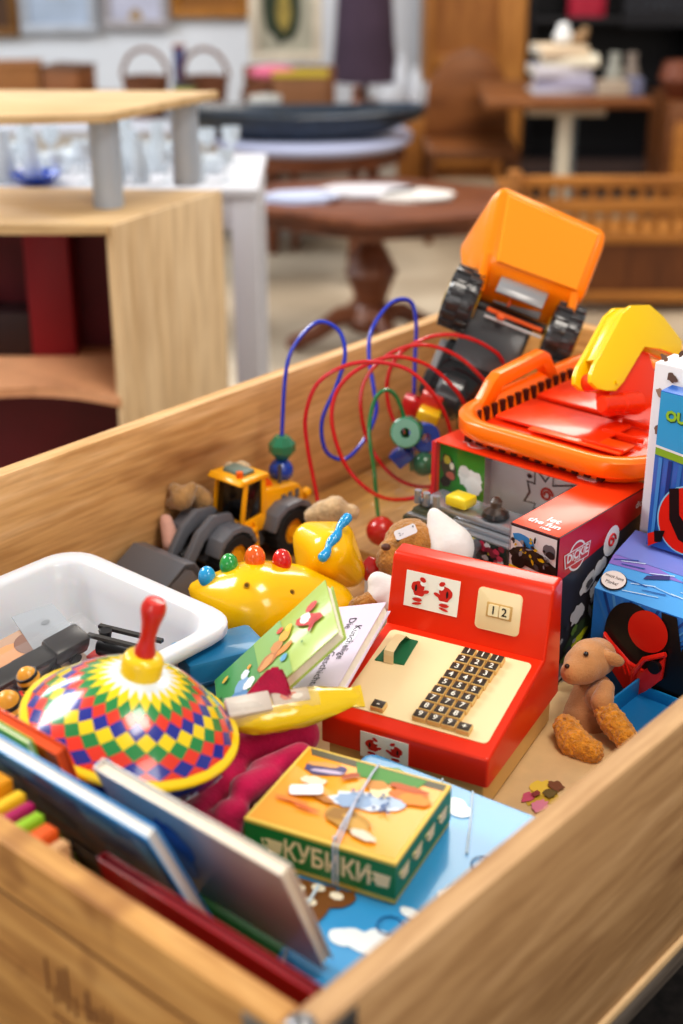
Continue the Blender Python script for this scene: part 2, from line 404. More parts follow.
# ============================================================ spinning top
tc_ = V(131, 722, 1.372)
ax = (IMU * 1.0 + Vector((.20, 0, 0)) + Vector((0, .05, 0)))
ax = Matrix.Rotation(math.radians(13), 3, 'Y') @ Vector((0, 0, 1))
st = thing('spinning_top', 'humming top with harlequin diamond pattern and red wooden handle', 'spinning top', Matrix.Translation(tc_) @ ax.to_track_quat('Z', 'Y').to_matrix().to_4x4() @ Matrix.Scale(1.068, 4))
R = .0985
cols = {'y': '#F2D21B', 'g': '#2E8B4A', 'r': '#E2402A', 'b': '#2B3596', 'w': '#DDE6EE'}
gm = {k: mat(c, .22, coat=.6) for k, c in cols.items()}
def dome(r):
    u = r / .093; return .050 * (1 - u ** 2.1) + .0025 * math.sin(u * 20) * u * 0 + .004
rr_ = [.026, .037, .0475, .0555, .0630, .0700, .0765, .0825, .088, .093]
seq = 'wygrbygrb'
m = MB(); NS = 24
for key in cols:
    tb = bmesh.new()
    def pt(k, j):
        r = rr_[k]; a = 2 * PI * (j + .5 * (k % 2)) / NS; return (r * math.cos(a), r * math.sin(a), dome(r))
    # rows of diamonds: tip ring k, wide ring k+1, tip ring k+2
    for k in range(-1, len(rr_) - 1):
        row = ('w' + 'ygrbygrbr')[k + 1] if k + 1 < 10 else 'y'
        if row != key: continue
        for j in range(NS):
            off = (k % 2)
            if k >= 0: tip = pt(k, j)
            else: tip = None
            w1 = pt(k + 1, j + (-1 if off == 0 else 0)); w2 = pt(k + 1, j + (0 if off == 0 else 1))
            bot = pt(k + 2, j) if k + 2 < len(rr_) else None
            pts = [q for q in (tip, w1, bot, w2) if q]
            tb.faces.new([tb.verts.new(q) for q in pts])
    m.add(tb, gm[key], None, False)
bmesh.ops.remove_doubles(m.bm, verts=m.bm.verts, dist=.0001); bmesh.ops.recalc_face_normals(m.bm, faces=m.bm.faces)
m.lathe([(.016, dome(.016)), (.022, dome(.022)), (.0265, dome(.0265) + .0002)], gm['w'], NS)
m.build('upper_dome', st, ang=180)
m = MB(); m.lathe([(.091, .0045), (.095, .003), (R, .0015), (R + .001, -.001), (R, -.0035), (.095, -.005)], gm['y'], 52); m.build('rim_band', st)
m = MB(); prof = [(.096, -.004)] + [(.096 * math.cos(t * PI / 2 / 10), -.004 - .055 * math.sin(t * PI / 2 / 10)) for t in range(1, 10)] + [(.006, -.060), (.003, -.068), (0, -.070)]
m.lathe(prof, mat('#1E2A6E', .25, coat=.6), 52)
for k in range(16):
    a = 2 * PI * k / 16; c1 = mat('#D8DCE8', .4)
    for q in ((-.05, 8, .0), (.05, 8, 0)):
        f = lambda aa, t: ((.0968) * math.cos(t * PI / 20) * math.cos(aa), (.0968) * math.cos(t * PI / 20) * math.sin(aa), -.0042 - .0556 * math.sin(t * PI / 20))
        m.tube([f(a + q[0], 1.4), f(a, 3.0)], .0007, c1, 5)
m.build('lower_bowl', st)
m = MB(); m.lathe([(.0185, .050), (.0185, .066), (.0165, .070), (.0135, .072), (0, .072)], mat('#F0CB20', .3, coat=.5), 30); m.build('collar', st)
m = MB(); m.lathe([(.009, .071), (.0098, .076), (.0075, .083), (.0068, .091), (.0085, .104), (.0112, .115), (.0112, .121), (.0085, .1265), (0, .1285)], mat('#CE2A20', .3, coat=.5), 22); m.build('handle', st)

# ============================================================ cash register
Pfl = W(321, 740, .64); ang = math.radians(-(114.8 + 119.5 - 90) / 2 * 1.0 + 90)
RED = mat('#E03008', .3, coat=.25); CRM = mat('#F0D9AC', .4, coat=.2); CRM2 = mat('#E6C27E', .45)
w_az = math.radians(117.5)             # bearing of the width direction
reg = thing('toy_cash_register', 'red plastic toy cash register with cream keyboard and number drums', 'cash register',
            Matrix.Translation(Pfl) @ RZ(PI / 2 - w_az))
RW = .193
prof = [(0, 0), (0, .034), (.158, .068), (.173, .145), (.177, .151), (.198, .153), (.204, .149), (.216, 0)]
m = MB()
# body as a side profile pushed across the width: x across, y depth, z up
PM = Matrix(((0, 0, 1, 0), (1, 0, 0, 0), (0, 1, 0, 0), (0, 0, 0, 1)))
tb = bmesh.new(); A_ = [tb.verts.new((0, y, z)) for y, z in prof]; B_ = [tb.verts.new((RW, y, z)) for y, z in prof]; n = len(prof)
tb.faces.new(A_); tb.faces.new(B_[::-1])
for k in range(n): tb.faces.new((A_[k], B_[k], B_[(k + 1) % n], A_[(k + 1) % n]))
bmesh.ops.recalc_face_normals(tb, faces=tb.faces)
es = [e for e in tb.edges if max(v.co.z for v in e.verts) > .01 and not (e.verts[0].co.x != e.verts[1].co.x and abs(e.verts[0].co.y - .158) < .002)]
bmesh.ops.bevel(tb, geom=es, offset=.013, segments=5, affect='EDGES', profile=.5, clamp_overlap=True)
m.add(tb, RED)
m.build('housing', reg, ang=50)
sl = math.atan2(.034, .158); KBM = T(0, 0, .034) @ RX(sl)      # keyboard plane
m = MB(); m.prism(rrect(.012, .020, RW - .010, .152, .006), -.002, .0012, CRM, 0, KBM); m.build('keyboard_panel', reg)
BRN = mat('#3B3027', .4); WHT = mat('#F2EDE0', .5)
kx0, ky0, pxk, pyk = .108, .030, .0168, .0137
def key(x, y, s):
    m = MB(); m.box((x - .0075, y - .0060, .0012), (x + .0075, y + .0060, .0078), CRM2, .0006, KBM)
    m.box((x - .0068, y - .0053, .0078), (x + .0068, y + .0053, .0084), BRN, .0003, KBM)
    if s: m.text(s, .0105, WHT, KBM @ T(x, y, .0087))
    m.build('number_key', reg)
for r in range(9):
    for c in range(3): key(kx0 + c * pxk - .004 + (8 - r) * .0011, ky0 + (8 - r) * pyk, str(r + 1))
key(kx0 + 3 * pxk - .004, ky0 - .001, '+')
m = MB(); x, y = .056, .028; m.box((x - .0075, y - .0060, .0012), (x + .0075, y + .0060, .0078), CRM2, .0006, KBM); m.box((x - .0068, y - .0053, .0078), (x + .0068, y + .0053, .0084), BRN, .0003, KBM)
m.text('-', .012, WHT, KBM @ T(x, y, .0087)); m.build('total_key', reg)
m = MB(); m.prism([(.018, .096), (.052, .100), (.050, .142), (.022, .142)], .0012, .0026, mat('#1F6B48', .4), 0, KBM); m.build('receipt_slot', reg)
m = MB(); rb = [(.0, .098, .012), (0, .100, .017), (0, .115, .0185), (0, .132, .015), (0, .141, .003)]
for k in range(len(rb) - 1):
    a, b = rb[k], rb[k + 1]; m.poly([(.029, a[1], a[2]), (.041, a[1], a[2]), (.041, b[1], b[2]), (.029, b[1], b[2])], mat('#E9D2A4', .6), KBM)
m.poly([(.029, .098, .012), (.041, .098, .012), (.041, .096, .002), (.029, .096, .002)], mat('#E9D2A4', .6), KBM)
m.build('receipt_strip', reg)
bk = math.atan2(.077, .015); BKM = T(0, .158, .068) @ RX(bk)
m = MB(); m.prism(rrect(.108, .020, .160, .068, .005), 0, .0016, CRM, .0005, BKM); m.build('display_frame', reg)
m = MB(); m.box((.120, .036, .0005), (.150, .053, .0022), mat('#C9A468', .5), .0003, BKM)
for k, dgt in enumerate('12'):
    m.prism(rrect(.1225 + k * .013, .038, .1345 + k * .013, .051, .001), .0022, .0035, mat('#F2E2B8', .5), 0, BKM)
    m.text(dgt, .0135, mat('#15120F'), BKM @ T(.1285 + k * .013, .0445, .0038))
m.build('number_drum', reg)
def figsticker(M, w, h, name):
    m = MB(); m.box((0, 0, 0), (w, h, .0006), mat('#F3EFE4', .45), 0, M)
    r, k, p = mat('#CF2A20'), mat('#2A1A18'), mat('#F7F4EE')
    for s, cx in ((1, .27), (-1, .73)):   # plain red-coated shapes facing each other
        X = lambda u: w * (cx + s * u)
        m.blob(X(-.03), h * .60, w * .13, h * .16, .0010, r, s * .3, w=.06, M=M); m.blob(X(.0), h * .45, w * .11, h * .12, .0012, r, w=.1, M=M)
        m.blob(X(.07), h * .72, w * .06, h * .08, .0014, p, w=.08, M=M); m.blob(X(.05), h * .82, w * .06, h * .06, .0016, r, -s * .5, w=.1, M=M)
        m.blob(X(.12), h * .50, w * .07, h * .05, .0016, r, s * .3, M=M); m.blob(X(-.02), h * .24, w * .09, h * .05, .0014, r, w=.1, M=M)
        m.blob(X(-.02), h * .33, w * .10, h * .025, .0016, p, M=M); m.blob(X(-.06), h * .56, w * .02, h * .10, .0018, k, M=M)
        m.blob(X(-.02), h * .13, w * .09, h * .035, .0016, r, s * .2, M=M)
    m.build(name, reg)
figsticker(BKM @ T(.020, .026, .0005), .066, .042, 'sticker')
FRM = T(0, -.0006, 0) @ RX(PI / 2)
figsticker(FRM @ T(.048, -.004, 0), .056, .031, 'sticker')
m = MB(); m.box((.006, .006, -.039), (RW - .006, .208, .002), CRM2, .003); m.build('base_drawer', reg)

# cardboard game box under the register and bear
gb = thing('cardboard_box', 'flat beige cardboard box with a small colour print, under the cash register', 'box', Kf(0, 0, 0))
m = MB(); m.box((.335, .03, .549), (.765, .52, .600), mat('#D9BB8C', .6, var=.08), .002)
m.build('box_body', gb)
pc = W(542, 795, .6); lp = Kf(0, 0, 0).inverted() @ pc
m = MB()
for k, (dx, dy, rx, ry, c) in enumerate(((0, 0, .022, .016, '#C8A838'), (.010, .006, .014, .012, '#E6C84C'), (-.015, .008, .010, .006, '#C85A78'), (-.02, -.01, .012, .008, '#D887A0'), (.006, -.006, .01, .006, '#6A5A28'), (.02, -.004, .008, .010, '#7A4A2A'), (-.006, .004, .006, .004, '#8A3A3A'))):
    m.blob(lp.x + dx, lp.y + dy, rx, ry, .6006 + k * .0005, mat(c, .6), w=.25)
m.build('colour_print', gb)
# ============================================================ book helper
def book(name, label, M, w, h, t, cover, pages='#EDE6D6', art=None, group=None, cat='book', spine=None, hard=.0015):
    o = thing(name, label, cat, M, group); c = mat(cover, .3, coat=.35); s = mat(spine or cover, .35, coat=.3)
    m = MB(); m.box((0, 0, t - hard), (w, h, t), c, .0004)
    if art: art(m, w, h, t)
    m.build('front_cover', o)
    m = MB(); m.box((0, 0, 0), (w, h, hard), c, .0004); m.build('back_cover', o)
    m = MB(); m.box((-.001, 0, 0), (.0012, h, t), s, .0005); m.build('spine', o)
    m = MB(); m.box((.0012, .003, hard), (w - .003, h - .003, t - hard), mat(pages, .8, var=.05, vs=200)); m.build('page_block', o)
    return o

# green picture book and lilac book, leaning
A = V(203, 690, 1.50); B = V(330, 577, 1.60); C = V(222, 725, 1.44)
# spine edge upper-left; cover faces up-left to the camera
def greenart(m, w, h, t):
    z = t
    m.flat([(0, 0), (w * .45, 0), (w * .42, h), (0, h)], z + .0003, mat('#4E9A58', .3, coat=.35))
    m.flat([(w * .38, 0), (w * .62, 0), (w * .60, h), (w * .36, h)], z + .0006, mat('#86B45C', .3, coat=.35))
    A_ = [(.16, .35, .10, .14, '#5C8FC0'), (.12, .30, .06, .10, '#EDEFF2'), (.22, .50, .06, .10, '#7FA8D0'), (.28, .42, .05, .08, '#F2F2F2'), (.26, .62, .035, .07, '#D8E4EE'), (.30, .68, .02, .03, '#E9A030'),
          (.46, .50, .10, .09, '#B8743C'), (.44, .48, .07, .06, '#D09254'), (.54, .60, .05, .09, '#C88848'), (.60, .46, .07, .05, '#E88A30'), (.62, .66, .05, .08, '#F0A832'), (.66, .72, .03, .05, '#F2C22C'), (.59, .80, .03, .04, '#D8482C'), (.58, .32, .03, .05, '#5AA0C8'),
          (.82, .56, .05, .22, '#C8322A'), (.86, .72, .05, .06, '#D03A30'), (.80, .62, .04, .09, '#F4F0E8'), (.84, .44, .06, .04, '#B82A24'), (.74, .30, .01, .02, '#5A8A3C'), (.1, .8, .03, .03, '#D8B040')]
    for k, (x, y, rx, ry, c) in enumerate(A_): m.blob(x * w, y * h, rx * w, ry * h, z + .0009 + k * .0001, mat(c, .4), rot=.4 * (k % 3), w=.12)
    m.text('KINDER', .007, mat('#1E3A22'), T(w * .035, h * .5, z + .001) @ RZ(PI / 2))
def lilart(m, w, h, t):
    for s, x, y in (('Die', .78, .34), ('Kuschelige', .56, .20), ('Geschichte', .27, .36)):
        m.text(s, .0135, mat('#3A3440'), T(w * x, h * y, t + .0006) @ RZ(PI), bold=.0)
    m.blob(w * .62, h * .22, .016, .007, t + .0004, mat('#E8E6F2'), w=.1)

# ============================================================ kubiki box
kc = W(395, 905, .656); kw = W(243, 857, .656) - W(395, 905, .656)
ku = thing('picture_cube_box', 'orange and green cube puzzle box marked КУБИКИ, tied with pale string', 'puzzle box', frame(W(246, 858, .656), W(395, 905, .656) - W(246, 858, .656), Vector((.55, .83, 0))))
kW = (W(395, 905, .656) - W(246, 858, .656)).length; kD = .130; kH = .046
GRN = mat('#1F7A3E', .4, coat=.2); ORG = mat('#F2A01E', .35, coat=.25); YEL = mat('#E8C862', .45)
m = MB(); m.box((0, 0, 0), (kW, kD, kH * .96), YEL, .001)
m.box((-.0004, -.0004, .006), (kW + .0004, kD + .0004, kH - .004), GRN)
FM = RX(PI / 2) @ T(0, 0, .0008)      # front side face: x across, y up
cr = mat('#EBD9B0', .5)
m.text('КУБИКИ', .028, cr, FM @ T(kW * .555, .0235, 0) @ Matrix.Diagonal((.78, 1, 1, 1)), bold=.03, spacing=1.0)
def cup(Mx, x, y, s):
    m.flat([(x - .010 * s, y + .009 * s), (x + .012 * s, y + .009 * s), (x + .009 * s, y - .008 * s), (x - .006 * s, y - .009 * s)], .0001, cr, Mx)
    m.tube([Mx @ Vector((x - .009 * s, y + .007 * s, .0002)), Mx @ Vector((x - .016 * s, y + .006 * s, .0002)), Mx @ Vector((x - .013 * s, y - .001 * s, .0002)), Mx @ Vector((x - .007 * s, y - .003 * s, .0002))], .0009 * s, cr, 5)
cup(FM, kW * .20, .024, .8); cup(FM, kW * .91, .023, .8)
SM = Matrix.Translation((kW + .0008, 0, 0)) @ RZ(PI / 2) @ RX(PI / 2)
for k in range(4): cup(SM, .02 + k * .030, .024, .8)
m.build('box_body', ku)
m = MB(); m.box((-.0006, -.0006, kH - .004), (kW + .0006, kD + .0006, kH), YEL, .0006)
m.flat([(.003, .003), (kW - .003, .003), (kW - .003, kD - .003), (.003, kD - .003)], kH + .0003, ORG)
m.flat([(.010, kD - .013), (kW - .003, kD - .013), (kW - .003, kD - .003), (.004, kD - .003)], kH + .0006, mat('#5E5A48', .4))
m.flat([(.065, kD - .026), (.125, kD - .026), (.13, kD - .005), (.055, kD - .005)], kH + .0009, mat('#4A8A3A', .4))
D_ = [(.036, .100, .020, .011, '#54507A', .2), (.030, .106, .016, .004, '#D8A060', .2), (.040, .097, .017, .003, '#C8B8D0', .2), (.034, .078, .013, .007, '#E8DCC0', .1), (.038, .062, .016, .004, '#5A3A40', -.1),
      (.098, .070, .034, .014, '#D9E2EC', .25), (.088, .066, .020, .012, '#8FA8C8', .3), (.118, .078, .018, .010, '#AFC2D8', .2), (.105, .088, .012, .009, '#E9D8A8', 0), (.096, .096, .012, .008, '#C98A40', .4), (.132, .096, .018, .012, '#D8702A', .3), (.140, .090, .016, .009, '#E88A2C', 0), (.128, .104, .020, .005, '#B85A28', 0),
      (.055, .056, .016, .004, '#B87830', -.3), (.094, .036, .024, .013, '#B98A34', -.3), (.085, .040, .014, .010, '#9A6E28', .3), (.108, .030, .020, .006, '#C89A44', -.5), (.118, .020, .014, .006, '#D8CDB8', -.2), (.066, .098, .010, .004, '#A8522A', .8),
      (.030, .040, .018, .003, '#E8882C', 0), (.050, .034, .014, .002, '#D86A28', 0)]
for k, (x, y, rx, ry, c, ro) in enumerate(D_):
    m.blob(x * kW / .163, y, rx, ry, kH + .0012 + k * .00012, mat(c, .4), ro, w=.14)
for k in range(16): m.blob((.075 + .055 * random.random()) * kW / .163, .058 + .030 * random.random(), .0022, .0016, kH + .0039, mat('#3E5C94', .5), w=.2)
m.build('lid', ku)
m = MB(); pts = [(kW * .60, -.001, .002), (kW * .60, -.0012, kH), (kW * .585, .02, kH + .0045), (kW * .55, kD * .5, kH + .005), (kW * .52, kD - .02, kH + .0045), (kW * .50, kD + .001, kH), (kW * .5, kD + .0012, .002)]
strm = mat('#BFC6D8', .6)
m.tube(pts, .0012, strm, 6); m.tube([(x + .004, y, z) for x, y, z in pts[:3]] + [(kW * .55, kD * .5, kH + .006)], .001, strm, 6)
m.ball((kW * .597, .004, kH + .004), .0024, strm, seg=10)
m.build('string', ku)
m = MB(); m.prism(rrect(.018, .050, .050, .066, .004), kH + .0042, kH + .0048, mat('#EEF0F4', .4), 0, T(.0, .0, 0) @ T(.034, .058, 0) @ RZ(.45) @ T(-.034, -.058, 0)); m.build('price_tag', ku)

# ============================================================ blue board game under it
u1 = Vector((math.sin(math.radians(125)), math.cos(math.radians(125)), 0)); u2 = Vector((math.sin(math.radians(-145)), math.cos(math.radians(-145)), 0))
bb = thing('picture_board_box', 'large flat sky blue picture box with clouds and a cartoon horse, tied with string', 'picture box', frame(W(370, 752, .655) + u2 * .33, u1, -u2))
bw, bl = .25, .33
BLU = mat('#3E9BD4', .3, coat=.35)
m = MB(); m.prism(rrect(0, 0, bw, bl, .008), -.052, -.0002, BLU, .0015)
z = .0
def B(x, y, rx, ry, c, k, ro=0, w=.06): m.blob(x, y, rx, ry, .0004 + k * .0003, mat(c, .35, coat=.3), ro, w=w)
m.prism(rrect(.0015, .0015, bw - .0015, bl - .0015, .007), -.0002, .0, BLU)
m.flat([(.0, .0), (.115, .0), (.10, .06), (.06, .12), (.05, .2), (0, .23)], .0003, mat('#2F7A3C', .3, coat=.3))
for k, (x, y, rx, ry) in enumerate(((.155, .085, .025, .012), (.165, .095, .014, .012), (.14, .08, .014, .010), (.20, .19, .020, .016), (.215, .20, .018, .014), (.19, .18, .014, .010), (.12, .30, .012, .012), (.13, .295, .012, .010), (.225, .24, .012, .03), (.17, .14, .01, .006))):
    B(x, y, rx, ry, '#E9F2F6', 1 + k * .2)
for k, (x, y, rx, ry, ro) in enumerate(((.075, .105, .035, .020, .4), (.105, .115, .022, .012, .9), (.10, .090, .012, .022, .2), (.055, .085, .010, .020, -.3), (.085, .075, .010, .018, .3))): B(x, y, rx, ry, '#7A4E26', 4 + k * .2, ro, .12)
for k, (x, y) in enumerate(((.07, .11), (.09, .10), (.06, .095), (.105, .12), (.085, .12))): B(x, y, .007, .005, '#EFE6D0', 6 + k * .1)
for k, (x, y, rx, ry) in enumerate(((.06, .305, .035, .014), (.045, .300, .022, .020), (.085, .30, .020, .014), (.03, .285, .02, .014))): B(x, y, rx, ry, '#3E8E3C', 4 + k * .2, 0, .2)
for k, (x, y) in enumerate(((.035, .298), (.05, .30), (.028, .288))): B(x, y, .009, .008, '#E8952E', 6 + k * .2)
dkb = mat('#1F5C96', .4)
for cx, cy in ((.165, .115), (.19, .235), (.205, .135)):
    m.tube([(cx + .014 * math.cos(t * .5) * (1 - t / 30), cy + .012 * math.sin(t * .5), .0016) for t in range(12)], .0007, dkb, 5)
m.build('box_lid', bb)
m = MB(); s_ = mat('#C9DCEA', .5)
s2 = MB(); s3 = MB(); s2.tube([(.085, bl + .001, -.04), (.088, bl + .001, .001), (.105, bl - .06, .0035)], .0011, s_, 6); m.tube([(.13, .0, .003), (.10, .06, .004), (.085, .12, .004)], .0016, s_, 6)
s3.tube([(.12, bl + .0015, -.03), (.125, bl - .002, .0022), (.15, bl - .05, .002), (.17, .24, .0022)], .0011, s_, 6)
m.build('string', bb); s2.build('string', bb); s3.build('string', bb)

# ============================================================ leaning board books, near end
def leaning(name, label, a_top, a_bot, z_top, b_hi, b_lo, z_bot, t, cover, pages, art=None, spine=None):
    # x: along the top edge towards the camera's right (-b), y: down the cover, cover faces the near end board
    TL = K(a_top, b_hi, z_top); TR = K(a_top, b_lo, z_top); BL = K(a_bot, b_hi, z_bot)
    w = (TR - TL).length; h = (BL - TL).length
    X = (TL - TR).normalized(); Yv = (TL - BL).normalized()
    # local origin at bottom right of the visible cover so that x runs left, y up, z = x cross y points ... towards viewer
    Mx = frame(BL, -X, Yv)
    return book(name, label, Mx @ T(0, 0, -t), w, h, t, cover, pages, art, spine=spine), w, h
def blueart(m, w, h, t):
    z = t
    for k, (y0, y1, c) in enumerate(((.80, .97, '#2F8FD4'), (.58, .80, '#1F6CB4'), (.42, .58, '#2C5490'), (.2, .42, '#34384E'), (0, .2, '#1D1718'))):
        m.flat([(.002, y0 * h), (w - .002, y0 * h), (w - .002, y1 * h), (.002, y1 * h)], z + .0003, mat(c, .3, coat=.3))
    for k in range(40):
        x = random.random() * w * .94 + .006; y = random.uniform(.3, .95) * h; c = random.choice(['#2E7FC4', '#1F62A8', '#3A6AB0', '#4A8AC0', '#5A5A96', '#27589E', '#2F94D0'])
        m.blob(x, y, random.uniform(.01, .03), random.uniform(.003, .012), z + .0005 + k * .00003, mat(c, .3, coat=.3), .1, w=.2)
    m.flat([(w - .022, 0), (w - .002, 0), (w - .002, h * .98), (w - .022, h * .98)], z + .002, mat('#3E9CD2', .3, coat=.3))
leaning('picture_book', 'blue hardcover picture book with dark lower cover, leaning by near end board', .047, .128, .808, .445, .205, .625, .013, '#3E9ADC', '#E7E3DC', blueart)
def creamart(m, w, h, t):
    m.flat([(.002, .002), (w - .002, .002), (w - .002, h - .002), (.002, h - .002)], t + .0003, mat('#D5C4BC', .35, coat=.3))
    for k, (x, y, rx, ry, c, ro) in enumerate(((.30, .62, .030, .018, '#2C6CB0', .8), (.36, .50, .020, .012, '#3E86C4', .4), (.25, .52, .022, .03, '#6AA0D0', .2), (.40, .66, .010, .018, '#4E90CC', .9), (.2, .35, .05, .03, '#8FB4D4', 0))):
        m.blob(x * w, y * h, rx, ry, t + .0006 + k * .0002, mat(c, .35, coat=.2), ro, w=.15)
leaning('picture_book', 'cream white hardcover picture book with blue marks, leaning behind the blue one', .101, .150, .788, .335, .112, .662, .013, '#D9CFC6', '#EADFCB', creamart)
leaning('thin_book', 'thin orange backed book leaning left of cream book, by spinning top', .080, .124, .802, .50, .358, .62, .013, '#EA5A14', '#D9531C', None)
leaning('thin_book', 'thin light green edged book between blue book and orange backed one', .067, .116, .810, .50, .38, .61, .007, '#8DB848', '#F2F0DC', None)
leaning('hardcover_book', 'dark maroon hardcover book low against the near end board', .046, .086, .758, .268, .030, .575, .010, '#A81424', '#7E1420', None)
# stack of thin books standing edge-on at left
for k, (b, w_, zt_, c, lb) in enumerate(((.372, .030, .79, '#E39A1C', 'amber yellow standing card box at left end of crate'), (.352, .012, .785, '#EFC22C', 'thin bright yellow booklet standing edge on by near end board'),
        (.338, .010, .782, '#B22464', 'thin magenta booklet standing edge on between yellow and green ones'), (.323, .012, .779, '#9CC832', 'thin lime green booklet standing edge on by near end board'),
        (.303, .017, .776, '#E8672A', 'orange booklet standing edge on right of the lime green one'), (.286, .012, .772, '#D8A878', 'tan booklet standing edge on, nearest the blue picture book'))):
    o = thing('booklet', lb, 'booklet', Kf(.006, b, .60), 'booklets standing edge on')
    m = MB(); m.box((0, 0, 0), (.038 - .002 * k, w_ * .9, zt_ - .60), mat(c, .4, coat=.2), .001); m.build('cover', o)
    m = MB(); m.box((.001, .0018, zt_ - .603), (.036 - .002 * k, w_ * .9 - .0018, zt_ - .5995), mat(c, .5) if k < 1 else mat(c, .7, var=.12), 0); m.build('top_edge', o)

# ============================================================ green & lilac books
def ctr(pxs): return pxs
g0 = V(205, 690, 1.565); g2 = V(221, 737, 1.47); gx = V(342, 628, 1.43)
book('picture_book', "green children's picture book with cartoon animals, propped beside the white tub", frame(g2, gx - g2, g0 - g2) @ T(0, 0, -.013), (gx - g2).length * .97, (g0 - g2).length, .013, '#A9C25A', art=greenart)
l0 = V(333, 694, 1.49); lx = V(386, 602, 1.60)
book('story_book', 'lilac story book with dark lettering, lying half under the green picture book', frame(l0, lx - l0, V(285, 693, 1.53) - l0) @ T(0, 0, -.014), (lx - l0).length, .095, .014, '#DCCFE2', art=lilart)

# ============================================================ magenta plush
MAG = mat('#CC0F58', .9, var=.25, vs=40, bump=.3, bs=300, sheen=.5)
ps = thing('plush_toy', 'magenta fabric plush toy with rounded lobes under spinning top and yellow bag', 'plush toy', V(240, 770, 1.42))
m = MB(); IN = ps.matrix_world.inverted()
def cap(m, p, q, r1, r2, mt, n=9):
    p, q = Vector(p), Vector(q)
    for k in range(n + 1):
        t = k / n; m.ball(p.lerp(q, t), r1 + (r2 - r1) * t, mt, seg=14)
def C(px1, py1, t1, px2, py2, t2, r1, r2, mm=None, n=9): cap(mm or m, IN @ V(px1, py1, t1), IN @ V(px2, py2, t2), r1, r2, MAG, n)
C(200, 815, 1.40, 238, 760, 1.46, .016, .016); C(170, 800, 1.42, 205, 765, 1.46, .018, .018); C(235, 752, 1.47, 300, 735, 1.50, .022, .022)
C(262, 775, 1.43, 300, 757, 1.45, .017, .016); C(228, 815, 1.38, 236, 812, 1.38, .016, .014); C(245, 790, 1.40, 268, 778, 1.42, .017, .015)
C(205, 770, 1.46, 250, 770, 1.48, .026, .022); C(228, 780, 1.46, 240, 800, 1.44, .016, .016); C(230, 828, 1.38, 205, 822, 1.39, .014, .013)
m.build('body', ps, remesh=.004, smooth_it=4)
m = MB(); q = [IN @ V(228, 718, 1.452), IN @ V(256, 681, 1.432), IN @ V(269, 667, 1.426), IN @ V(281, 666, 1.424), IN @ V(288, 680, 1.426), IN @ V(293, 702, 1.440), IN @ V(288, 722, 1.452)]
tb = bmesh.new(); f = tb.faces.new([tb.verts.new(p) for p in q]); e = bmesh.ops.extrude_face_region(tb, geom=[f]); 
for v in [g for g in e['geom'] if isinstance(g, bmesh.types.BMVert)]: v.co += IN.to_3x3() @ Vector((0, .010, -.008))
bmesh.ops.bevel(tb, geom=tb.edges[:], offset=.003, segments=2, affect='EDGES'); m.add(tb, MAG); m.build('flap', ps)

# ============================================================ yellow bag
a_ = V(226, 722, 1.425); b_ = V(358, 696, 1.475)
yb = thing('toy_bag', 'yellow pouch with clear window and crimped end, lying on the magenta plush', 'bag', frame(a_, b_ - a_, Vector((-.1, .75, .6))))
L = (b_ - a_).length; m = MB(); YM = mat('#EBC81A', .18, coat=.8); rings = []
for k in range(17):
    t = k / 16; x = t * L
    wv = .021 * (math.sin(min(1, t * 2.2 + .25) * PI / 2)) if t < .5 else .021 * (1 - ((t - .5) / .5) ** 1.6 * .62)
    hv = .014 * math.sin(min(1, t * 2.5 + .3) * PI / 2) if t < .5 else .014 * (1 - ((t - .5) / .5) ** 1.2 * .86)
    rings.append([(x + .002 * math.sin(j * 2.1 + k), wv * math.cos(2 * PI * j / 20) * (1 + .05 * math.sin(3 * j + k)), hv * math.sin(2 * PI * j / 20) * (1 + .10 * math.sin(2.3 * j + 1.7 * k))) for j in range(20)])
shell(m, rings, YM); m.build('pouch', yb, ang=60)
m = MB(); m.box((.0, -.002, .008), (.046, .019, .0185), mat('#CFC6BC', .35), .002); m.box((.048, .002, .0105), (.088, .016, .0148), mat('#C9B9A8', .4), .002)
m.blob(.066, .010, .010, .004, .0152, mat('#D8663A'), w=.2); m.blob(.074, .008, .006, .003, .0155, mat('#E8E0D0'), w=.2); m.build('card_insert', yb)
m = MB(); rings = []
for k in range(9):
    t = k / 8; x = -.001 + t * .098; rings.append([(x, .006 + .017 * math.cos(PI * j / 9) * (1 - .25 * t), .0035 + (.017 - .005 * t) * math.sin(PI * j / 9) * (1 + .04 * math.sin(5 * j + 3 * k))) for j in range(10)])
tb = bmesh.new(); R_ = [[tb.verts.new(p) for p in r] for r in rings]
for A2, B2 in zip(R_, R_[1:]):
    for j in range(9): tb.faces.new((A2[j], A2[j + 1], B2[j + 1], B2[j]))
m.add(tb, mat('#F4F2EA', .1, alpha=.2, coat=.8), None, False); m.build('clear_window', yb)
m = MB(); m.prism([(L - .012, -.010), (L + .004, -.013), (L + .006, .011), (L - .012, .010)], -.0015, .0015, YM, .0005)
for k in range(4): m.box((L - .004 + k * .002, -.011, .001), (L - .003 + k * .002, .010, .002), YM)
m.build('crimped_end', yb)
